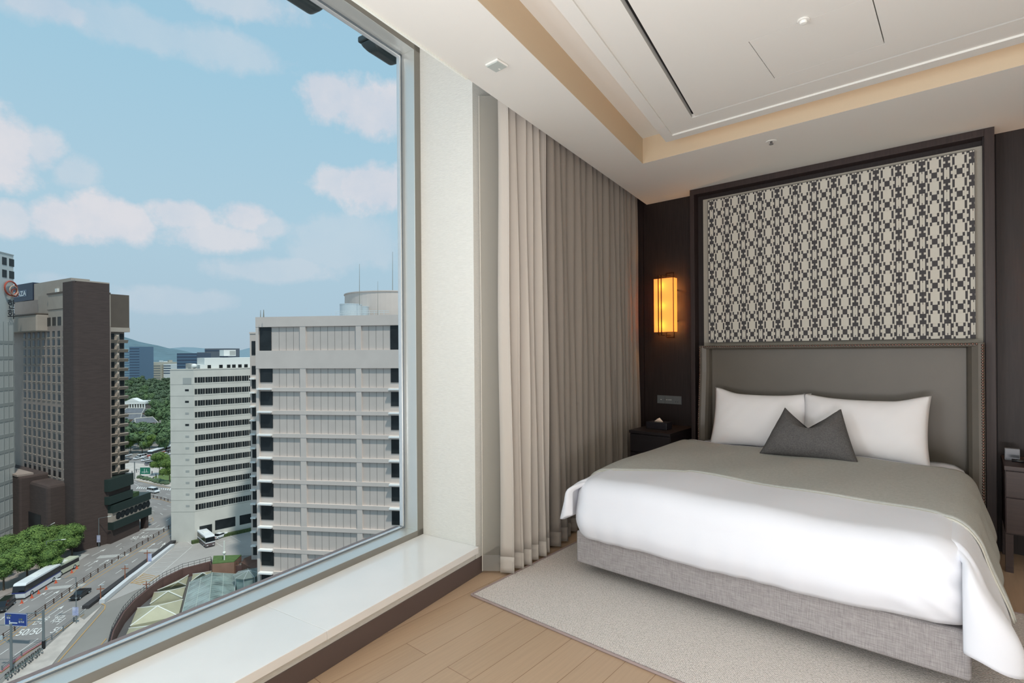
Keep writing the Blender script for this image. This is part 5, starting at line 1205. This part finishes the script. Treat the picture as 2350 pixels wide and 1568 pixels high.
# ---- vehicles
C_gw = mat('vehicle_glass', (26, 30, 34), .12, spec=.7); C_tyre = mat('tyre', (26, 26, 28), .8); C_lt = mat('head_light', (230, 232, 228), .2); C_tail = mat('tail_light', (150, 30, 28), .3)
def vehicle(kind, p, ang, body, label, cat, group=None, low=None, stripe=None):
    """p = ground point at the centre, ang = heading in radians about z"""
    Lh, Wd, Ht, zc = dict(car=(4.7, 1.85, 1.42, .95), van=(5.0, 1.95, 2.0, 1.05), suv=(4.8, 1.95, 1.7, 1.0), bus=(11.6, 2.5, 3.4, 1.5), minibus=(7.2, 2.2, 2.8, 1.25))[kind]
    t = thing({'bus': 'coach', 'minibus': 'minibus'}.get(kind, kind), (0, 0, 0), label, cat, group); x0, x1 = -Lh/2, Lh/2; y = Wd/2
    def ext(prof, y0, nm, m, inset=0, bev=.05):
        mb = MB(); n = len(prof); mb.add([(a, -y0, b) for a, b in prof]+[(a, y0, b) for a, b in prof], [tuple(range(n)), tuple(range(2*n-1, n-1, -1))]+[(i, (i+1) % n, n+(i+1) % n, n+i) for i in range(n)]); return mb.build(nm, m, t, bevel=bev)
    if kind in ('bus', 'minibus'):
        ext([(x0, .32), (x1-.05, .32), (x1, .6), (x1, zc), (x0, zc)], y, 'lower_body', low or body, bev=.06)
        ext([(x0+.03, zc+.005), (x1-.03, zc+.005), (x1-.3, Ht-.5), (x0+.03, Ht-.5)], y-.02, 'window_band', C_gw, bev=.04)
        ext([(x0, Ht-.5), (x1-.32, Ht-.5), (x1-.55, Ht-.08), (x1-1.0, Ht), (x0+.3, Ht), (x0, Ht-.15)], y, 'roof', body, bev=.08)
        ext([(x0, zc-.15), (x1+.01, zc-.15), (x1+.01, zc+.12), (x0, zc+.12)], y+.012, 'side_stripe', stripe or body, bev=.01)
        mb = MB(); mb.box(-.5, 1.4, -.7, .7, Ht-.02, Ht+.14); mb.build('roof_unit', C_white, t, bevel=.05)
        for yy in (-.78, .78): mb = MB(); mb.box(x1-.03, x1+.02, yy-.22, yy+.22, .62, .82); mb.build('head_light', C_lt, t)
        mb = MB(); mb.path([(x1-.15, y, Ht-.5), (x1+.25, y+.25, Ht-.6), (x1+.25, y+.28, Ht-1.2)], .05, 5); mb.build('mirror', C_tyre, t); wh = .5; wx = (x0+2.4, x1-2.2) if kind == 'bus' else (x0+1.5, x1-1.3)
    else:
        if kind == 'car': cab = [(x0+.55, zc-.05), (x0+1.15, Ht-.04), (x0+1.5, Ht), (x1-2.1, Ht), (x1-1.15, zc-.05)]; bod = [(x0, .35), (x1-.1, .3), (x1, .55), (x1-.05, .78), (x1-.4, .86), (x1-1.1, zc), (x0+.5, zc+.04), (x0+.05, .92)]
        elif kind == 'suv': cab = [(x0+.15, zc), (x0+.35, Ht-.05), (x0+.6, Ht), (x1-1.9, Ht), (x1-1.15, zc)]; bod = [(x0, .4), (x1-.1, .38), (x1, .6), (x1-.05, .88), (x1-1.1, zc+.05), (x0+.05, zc+.05)]
        else: cab = [(x0+.05, zc), (x0+.15, Ht-.1), (x0+.35, Ht), (x1-1.5, Ht), (x1-.75, zc)]; bod = [(x0, .38), (x1-.1, .38), (x1, .65), (x1-.05, .95), (x1-.7, zc+.06), (x0, zc+.06)]
        ext(bod, y, 'body', body, bev=.07); cb = ext(cab, y-.12, 'windows', C_gw, bev=.04)
        a = [q for q in cab if q[1] > Ht-.12]; ext([(a[0][0], Ht-.09), (a[-1][0]+.05, Ht-.09), (a[-1][0], Ht+.02), (a[1][0], Ht+.02)], y-.14, 'roof', body, bev=.03)
        if kind != 'car':
            for q in (x0+1.2, x0+2.4): ext([(q, zc), (q+.1, zc), (q+.1, Ht-.05), (q, Ht-.05)], y-.1, 'pillar', body, bev=.01)
        for yy in (-.66, .66): mb = MB(); mb.box(x1-.12, x1-.01, yy-.18, yy+.18, .62, .76); mb.build('head_light', C_lt, t); mb = MB(); mb.box(x0-.01, x0+.06, yy-.18, yy+.18, .72, .88); mb.build('tail_light', C_tail, t)
        wh = .33; wx = (x0+.9, x1-.9)
    for a in wx:
        for s in (-1, 1):
            mb = MB(); mb.tube((a, s*(y-.22), wh), (a, s*(y+.01), wh), wh, 14); mb.build('wheel', C_tyre, t)
            mb = MB(); mb.tube((a, s*(y+.01), wh), (a, s*(y+.02), wh), wh*.6, 10); mb.build('hub', C_tank, t.children[-1])
    t.location = (p.x, p.y, GZ+.02); t.rotation_euler = (0, 0, ang); return t
def head(a, b, z=GZ): p, q = G(*a, z), G(*b, z); d = q-p; return math.atan2(d.y, d.x)
B_white = mat('paint_white', (226, 230, 232), .3); B_black = mat('paint_black', (34, 36, 40), .2, spec=.7); B_cream = mat('paint_cream', (198, 202, 180), .35); B_blue = mat('paint_blue_stripe', (52, 62, 116), .4); B_silver = mat('paint_silver', (150, 154, 158), .3, .4); B_maroon = mat('paint_grey_brown', (96, 84, 86), .4); B_red = mat('paint_red', (170, 70, 60), .4)
ave = head((200, 1330), (100, 1400))
vehicle('bus', G(86, 1351), head((128, 1332), (50, 1380)), B_white, 'large white coach with blue side stripe parked under the street trees', 'bus', stripe=B_blue)
vehicle('minibus', G(146, 1314), head((167, 1309), (128, 1330)), B_cream, 'cream small bus parked behind the large white coach', 'bus', low=B_cream)
vehicle('van', G(10, 1398), head((40, 1378), (0, 1412)), B_black, 'black van in front of the white coach at the left photo edge', 'van')
vehicle('car', G(184, 1370), head((205, 1355), (165, 1382)), B_black, 'black saloon car driving down the middle of the avenue', 'car')
vehicle('van', G(352, 1131), head((352, 1130), (380, 1134)), B_white, 'white van crossing the junction beyond the hotel podium', 'van')
vehicle('bus', G(471, 1247), head((452, 1228), (486, 1256)), B_white, 'dark and white coach parked in the car park below the white office', 'bus', low=B_maroon, stripe=B_white).scale = (.82, .95, .95)
vehicle('car', G(506, 1234), head((490, 1240), (525, 1226)), B_white, 'white saloon car parked beside the coach in the car park', 'car')
vehicle('suv', G(577, 1206), head((600, 1198), (560, 1211)), B_black, 'black sport utility car parked by the hedge of the white office', 'car')
farc = [((292, 1048), 'suv', B_white, 'white car waiting at the far junction, next to the hotel bays'), ((292, 1057), 'car', B_silver, 'pale car nearest the hotel bays at the far junction'), ((318, 1054), 'car', B_white, 'white car in the far queue, left of the pair'), ((328, 1051), 'van', B_white, 'white van in the far queue behind the two white cars'), ((336, 1058), 'car', B_white, 'white car in the far queue in front of the white van'), ((345, 1067), 'suv', B_silver, 'silver car passing above the green road sign'), ((353, 1051), 'car', B_white, 'white car next to the long bus front'), ((381, 1046), 'suv', B_white, 'white car beside the middle of the long bus'), ((366, 1060), 'car', B_black, 'dark car in the far road behind the plaza tree'), ((388, 1062), 'car', B_silver, 'silver car beside the white office edge at the far junction'), ((358, 1066), 'car', B_black, 'dark car right of the silver one over the green sign')]
for (u, v), kd, m_, lab in farc: vehicle(kd, G(u, v), head((300, 1056), (380, 1040)) + (.25 if u < 300 else 0), m_, lab, 'car', 'cars at the far junction')
vehicle('bus', G(359, 1045), head((390, 1034), (340, 1050)), B_white, 'long white and black city bus with red front at the far junction', 'bus', low=B_red); vehicle('bus', G(393, 1035), head((400, 1032), (360, 1044)), B_white, 'second white city bus behind the long one, cut by the office wall', 'bus', low=B_black)

# ---- street furniture
C_pole = mat('galvanised_pole', (120, 128, 130), .5, .2); C_opole = mat('rust_orange_pole', (150, 92, 66), .6)
def street_lamp(base, top, tip, label, m=None, cut=.09, group='street lamps along the avenue', head_m=None):
    b = G(*base); f = Fac(base[0], (b-EYE).dot(FW), 90, base[1]); zt = f.Z(*top); t = thing('street_lamp', b, label, 'street lamp', group)
    mb = MB(); mb.tube(b, (b.x, b.y, zt), cut*1.3, 8, cut*.8); mb.build('pole', m or C_pole, t)
    e = f.w(f.S(*tip), f.Z(*tip)); k = Vector((b.x, b.y, zt)); mb = MB(); mb.tube(k, e, cut*.6, 6); mb.build('arm', m or C_pole, t)
    d = (e-k).normalized(); mb = MB(); mb.bar(e-d*.1, e+d*.9, .35, .14); mb.build('lamp_head', C_ridge, t, bevel=.04)
    return t, f
street_lamp((227, 1256), (225, 1190), (248, 1186), 'grey street lamp with straight arm in front of the dark brick slab')
street_lamp((107, 1310), (107.5, 1243), (142, 1239), 'grey street lamp with straight arm rising through the street trees')
street_lamp((95, 1285), (96, 1217), (118, 1204), 'grey street lamp with curved upward arm before the brown podium')
street_lamp((175, 1432), (172, 1325), (138, 1329), 'slender grey street lamp at the fence end with arm over the coach lane', cut=.07)
for (u, v, v1), lab in (((231, 1384, 1343), 'rust-orange lamp post at the lower end of the white parapet'), ((287, 1337, 1297), 'rust-orange lamp post halfway up the white parapet'), ((338, 1297, 1262), 'rust-orange lamp post with a banner near the top of the parapet'), ((444.5, 1234, 1202), 'rust-orange lamp post by the dark and white coach'), ((550, 1207, 1178), 'rust-orange lamp post by the hedge of the white office'), ((336, 1352, 1333), 'rust-orange lamp post behind the curved railing')):
    b = G(u, v); f = Fac(u, (b-EYE).dot(FW), 90, v); zt = f.Z(u, v1); t = thing('short_lamp_post', b, lab, 'lamp post', 'rust-orange lamp posts by the car park')
    mb = MB(); mb.tube(b, (b.x, b.y, zt), .12, 7, .08); mb.build('pole', C_opole, t)
    mb = MB(); mb.bar(Vector((b.x, b.y, zt-.9))-f.t*.8, Vector((b.x, b.y, zt-.8))+f.t*.8, .18, .14); mb.build('cross_arm', C_opole, t); mb = MB(); mb.bar(Vector((b.x, b.y, zt)), Vector((b.x, b.y, zt+.1))+f.t*.7, .2, .15); mb.build('lamp_head', C_tank, t)
C_ban = mat('banner_cloth', (206, 210, 226), .8, c2=(150, 158, 196), vscale=1.2)
for (u0, v0, u1, v1), base, lab in (((166, 1394, 180, 1413), (175, 1432), 'white-blue banner on the slender lamp pole near the pavement'), ((339, 1271, 348, 1288), (338, 1297), 'white-blue banner on the rust-orange post near the parapet top'), ((222, 1229, 230, 1245), (227, 1256), 'small banner on the lamp before the brick slab')):
    b = G(*base); f = Fac(base[0], (b-EYE).dot(FW)-.15, 90, base[1]); mb = MB(); f.box(mb, f.S(u0, v0), f.S(u1, v0), f.Z(u0, v1), f.Z(u0, v0), -.02, .02); tag(mb.build('banner', C_ban), lab, 'banner', 'street banners')
# blue direction sign on its gantry
C_sblue = mat('sign_blue', (38, 66, 140), .5)
b = G(100, 1491); f = Fac(100, (b-EYE).dot(FW), 96, 1491); gt = thing('road_sign', b, 'blue road direction sign with white lettering on a thick grey gantry post', 'road sign')
mb = MB(); mb.tube(b, (b.x, b.y, f.Z(100, 1400)), .22, 10, .18); mb.build('post', C_pole, gt)
mb = MB(); mb.tube(b, b+UP*1.6, .26, 10); mb.build('post_base', C_tyre, gt)
for v in (1407, 1424): mb = MB(); mb.tube(f.w(f.S(100, v), f.Z(100, v)), f.w(f.S(60, v+1), f.Z(60, v+1)), .08, 6); mb.build('gantry_arm', C_pole, gt)
sx0, sx1 = f.S(13.5, 1420), f.S(64.5, 1420); zs0, zs1 = f.Z(40, 1436), f.Z(40, 1407); sgb = part(f, gt, 'sign_panel', C_sblue, (sx0, sx1, zs0, zs1, .1, .2))
part(f, sgb, 'sign_border', C_sig, (sx0, sx1, zs1-.06, zs1, .2, .22), (sx0, sx1, zs0, zs0+.06, .2, .22), (sx0, sx0+.06, zs0, zs1, .2, .22), (sx1-.06, sx1, zs0, zs1, .2, .22), (sx0+1.2*(sx1-sx0)/6, sx0+1.45*(sx1-sx0)/6, zs0+.15, zs0+.42*(zs1-zs0), .2, .22), (sx0+1.3*(sx1-sx0)/6, sx0+3.4*(sx1-sx0)/6, zs0+.2*(zs1-zs0), zs0+.28*(zs1-zs0), .2, .22))
wS = (sx1-sx0); hS = zs1-zs0
C_sy = mat('sign_yellow', (150, 160, 84), .5)
lettering('시청역', C_sy, sgb, f.w(sx0+.06*wS, zs1-.24*hS, .21), f.t*.085*wS, UP*.14*hS, 'sign_lettering'); lettering('명동', C_sig, sgb, f.w(sx0+.08*wS, zs1-.44*hS, .21), f.t*.1*wS, UP*.18*hS, 'sign_lettering')
lettering('시청', C_sy, sgb, f.w(sx0+.62*wS, zs1-.5*hS, .21), f.t*.1*wS, UP*.14*hS, 'sign_lettering'); lettering('을지로', C_sig, sgb, f.w(sx0+.62*wS, zs1-.72*hS, .21), f.t*.095*wS, UP*.18*hS, 'sign_lettering')
b = G(26, 1541); f = Fac(26, (b-EYE).dot(FW), 92, 1541); tp = thing('signal_pole', b, 'tall bare grey signal post at the lower left with two side arms', 'signal post')
mb = MB(); mb.tube(b, (b.x, b.y, f.Z(26, 1432)), .2, 10, .16); mb.build('post', C_pole, tp)
for (u, v, u2, v2) in ((26, 1434, -30, 1436), (26, 1461, 5, 1462), (26, 1478, 5, 1466)): mb = MB(); mb.tube(f.w(f.S(u, v), f.Z(u, v)), f.w(f.S(u2, v2), f.Z(u2, v2)), .07, 6); mb.build('arm', C_pole, tp)
mb = MB(); q = f.w(f.S(2, 1464), f.Z(2, 1464)); mb.tube(q-f.n*.05, q+f.n*.05, .38, 16); mb.build('round_disc', C_tank, tp)
b = G(308, 1101); f = Fac(327, (b-EYE).dot(FW), 90, 1101); gs = thing('green_road_sign', f.w(0, GZ), 'large green road sign on a post over the far plaza', 'road sign')
mb = MB(); q = f.w(f.S(309, 1100), GZ); mb.tube(q, Vector((q.x, q.y, f.Z(309, 1060))), .18, 8); mb.build('post', C_pole, gs); mb = MB(); mb.tube(Vector((q.x, q.y, f.Z(309, 1078))), f.w(f.S(330, 1078), f.Z(309, 1078)), .1, 6); mb.build('arm', C_pole, gs)
gp2 = part(f, gs, 'sign_panel', mat('sign_green', (34, 122, 98), .5), (f.S(322.5, 1080), f.S(345.5, 1080), f.Z(330, 1088), f.Z(330, 1073), .2, .3))
part(f, gp2, 'sign_arrows', C_sig, (f.S(326, 1080), f.S(342, 1080), f.Z(330, 1084), f.Z(330, 1083), .3, .32), (f.S(332, 1080), f.S(333, 1080), f.Z(330, 1086), f.Z(330, 1076), .3, .32), (f.S(337, 1080), f.S(338, 1080), f.Z(330, 1083), f.Z(330, 1077), .3, .32))
# traffic cones beside the coach
cone = thing('traffic_cone', G(50, 1385), 'orange traffic cone in the row beside the parked coach', 'traffic cone', 'orange cones along the parked coach')
C_or = mat('cone_orange', (206, 92, 62), .6); q = wloc(cone)
mb = MB(); mb.tube(q+UP*.05, q+UP*.8, .24, 10, .05); mb.build('cone_body', C_or, cone); mb = MB(); mb.box(q.x-.28, q.x+.28, q.y-.28, q.y+.28, q.z, q.z+.05); mb.build('cone_foot', C_or, cone)
for u, v in c3([(295, 778), (358, 738), (428, 700), (518, 640), (665, 545), (712, 508)]): c = copy_tree(cone); c.location = G(u, v)
# bicycles in a row at the pavement edge
def bicycle(p, ang, label):
    t = thing('bicycle', p, label, 'bicycle', 'bicycles parked in a row on the pavement'); d = Vector((math.cos(ang), math.sin(ang), 0)); n = Vector((-d.y, d.x, 0))
    def ringw(c):
        mb = MB(); k = 14
        for i in range(k):
            a, b = 2*math.pi*i/k, 2*math.pi*(i+1)/k; mb.tube(c+d*.34*math.cos(a)+UP*.34*math.sin(a), c+d*.34*math.cos(b)+UP*.34*math.sin(b), .03, 4)
        mb.build('wheel', C_tyre, t)
    a, b = p-d*.52+UP*.36, p+d*.52+UP*.36; ringw(a); ringw(b); s = p-d*.2+UP*.85; h = p+d*.38+UP*.95; k = p-d*.05+UP*.35
    mb = MB(); mb.path([a, k, h-UP*.15, s-UP*.12, k], .025, 4); mb.path([a, s-UP*.12], .02, 4); mb.path([b, h], .025, 4); mb.build('frame', mat('bike_green', (70, 110, 96), .4), t)
    mb = MB(); mb.bar(h-n*.28, h+n*.28, .04, .04); mb.build('handlebar', C_tyre, t); mb = MB(); mb.bar(s-d*.12, s+d*.12, .12, .06); mb.build('saddle', C_tyre, t); mb = MB(); mb.box(b.x-.12, b.x+.12, b.y-.12, b.y+.12, GZ+.78, GZ+1.0); mb.build('basket', C_pole, t)
line = c3([(60, 1535), (375, 1290)])
A0, B0 = G(*line[0], GZ+.12), G(*line[1], GZ+.12); ah = head(c3([(150, 1440)])[0], c3([(190, 1475)])[0])
nb_ = 16
for i in range(nb_): bicycle(A0.lerp(B0, i/(nb_-1)), ah+.15*math.sin(i*2.2), 'city bicycle with front basket standing in the row on the pavement')
# people and small things on the far plaza are only specks; a few dark figures
def speck_person(u, v, c):
    b = G(u, v, GZ+.12); t = thing('person', b, 'tiny standing person in %s clothes on the far plaza' % c, 'person', 'people on the far plaza'); m_ = {'dark': mat('clothes_dark', (44, 46, 56), .8), 'pale': mat('clothes_pale', (200, 200, 196), .8)}[c]
    mb = MB(); mb.lathe(b, [(.09, 0), (.13, .45), (.17, .9), (.15, 1.05), (.22, 1.4), (.1, 1.5), (.06, 1.55), (.11, 1.65), (.1, 1.75), (.02, 1.8)], 10); mb.build('body', m_, t, smooth=True)
for i, (u, v) in enumerate([(305, 1098), (303, 1090), (313, 1085), (318, 1083), (352, 1104), (358, 1096), (362, 1100), (349, 1090), (370, 1084), (376, 1094), (322, 1092)]): speck_person(u, v, 'dark' if i % 3 else 'pale')
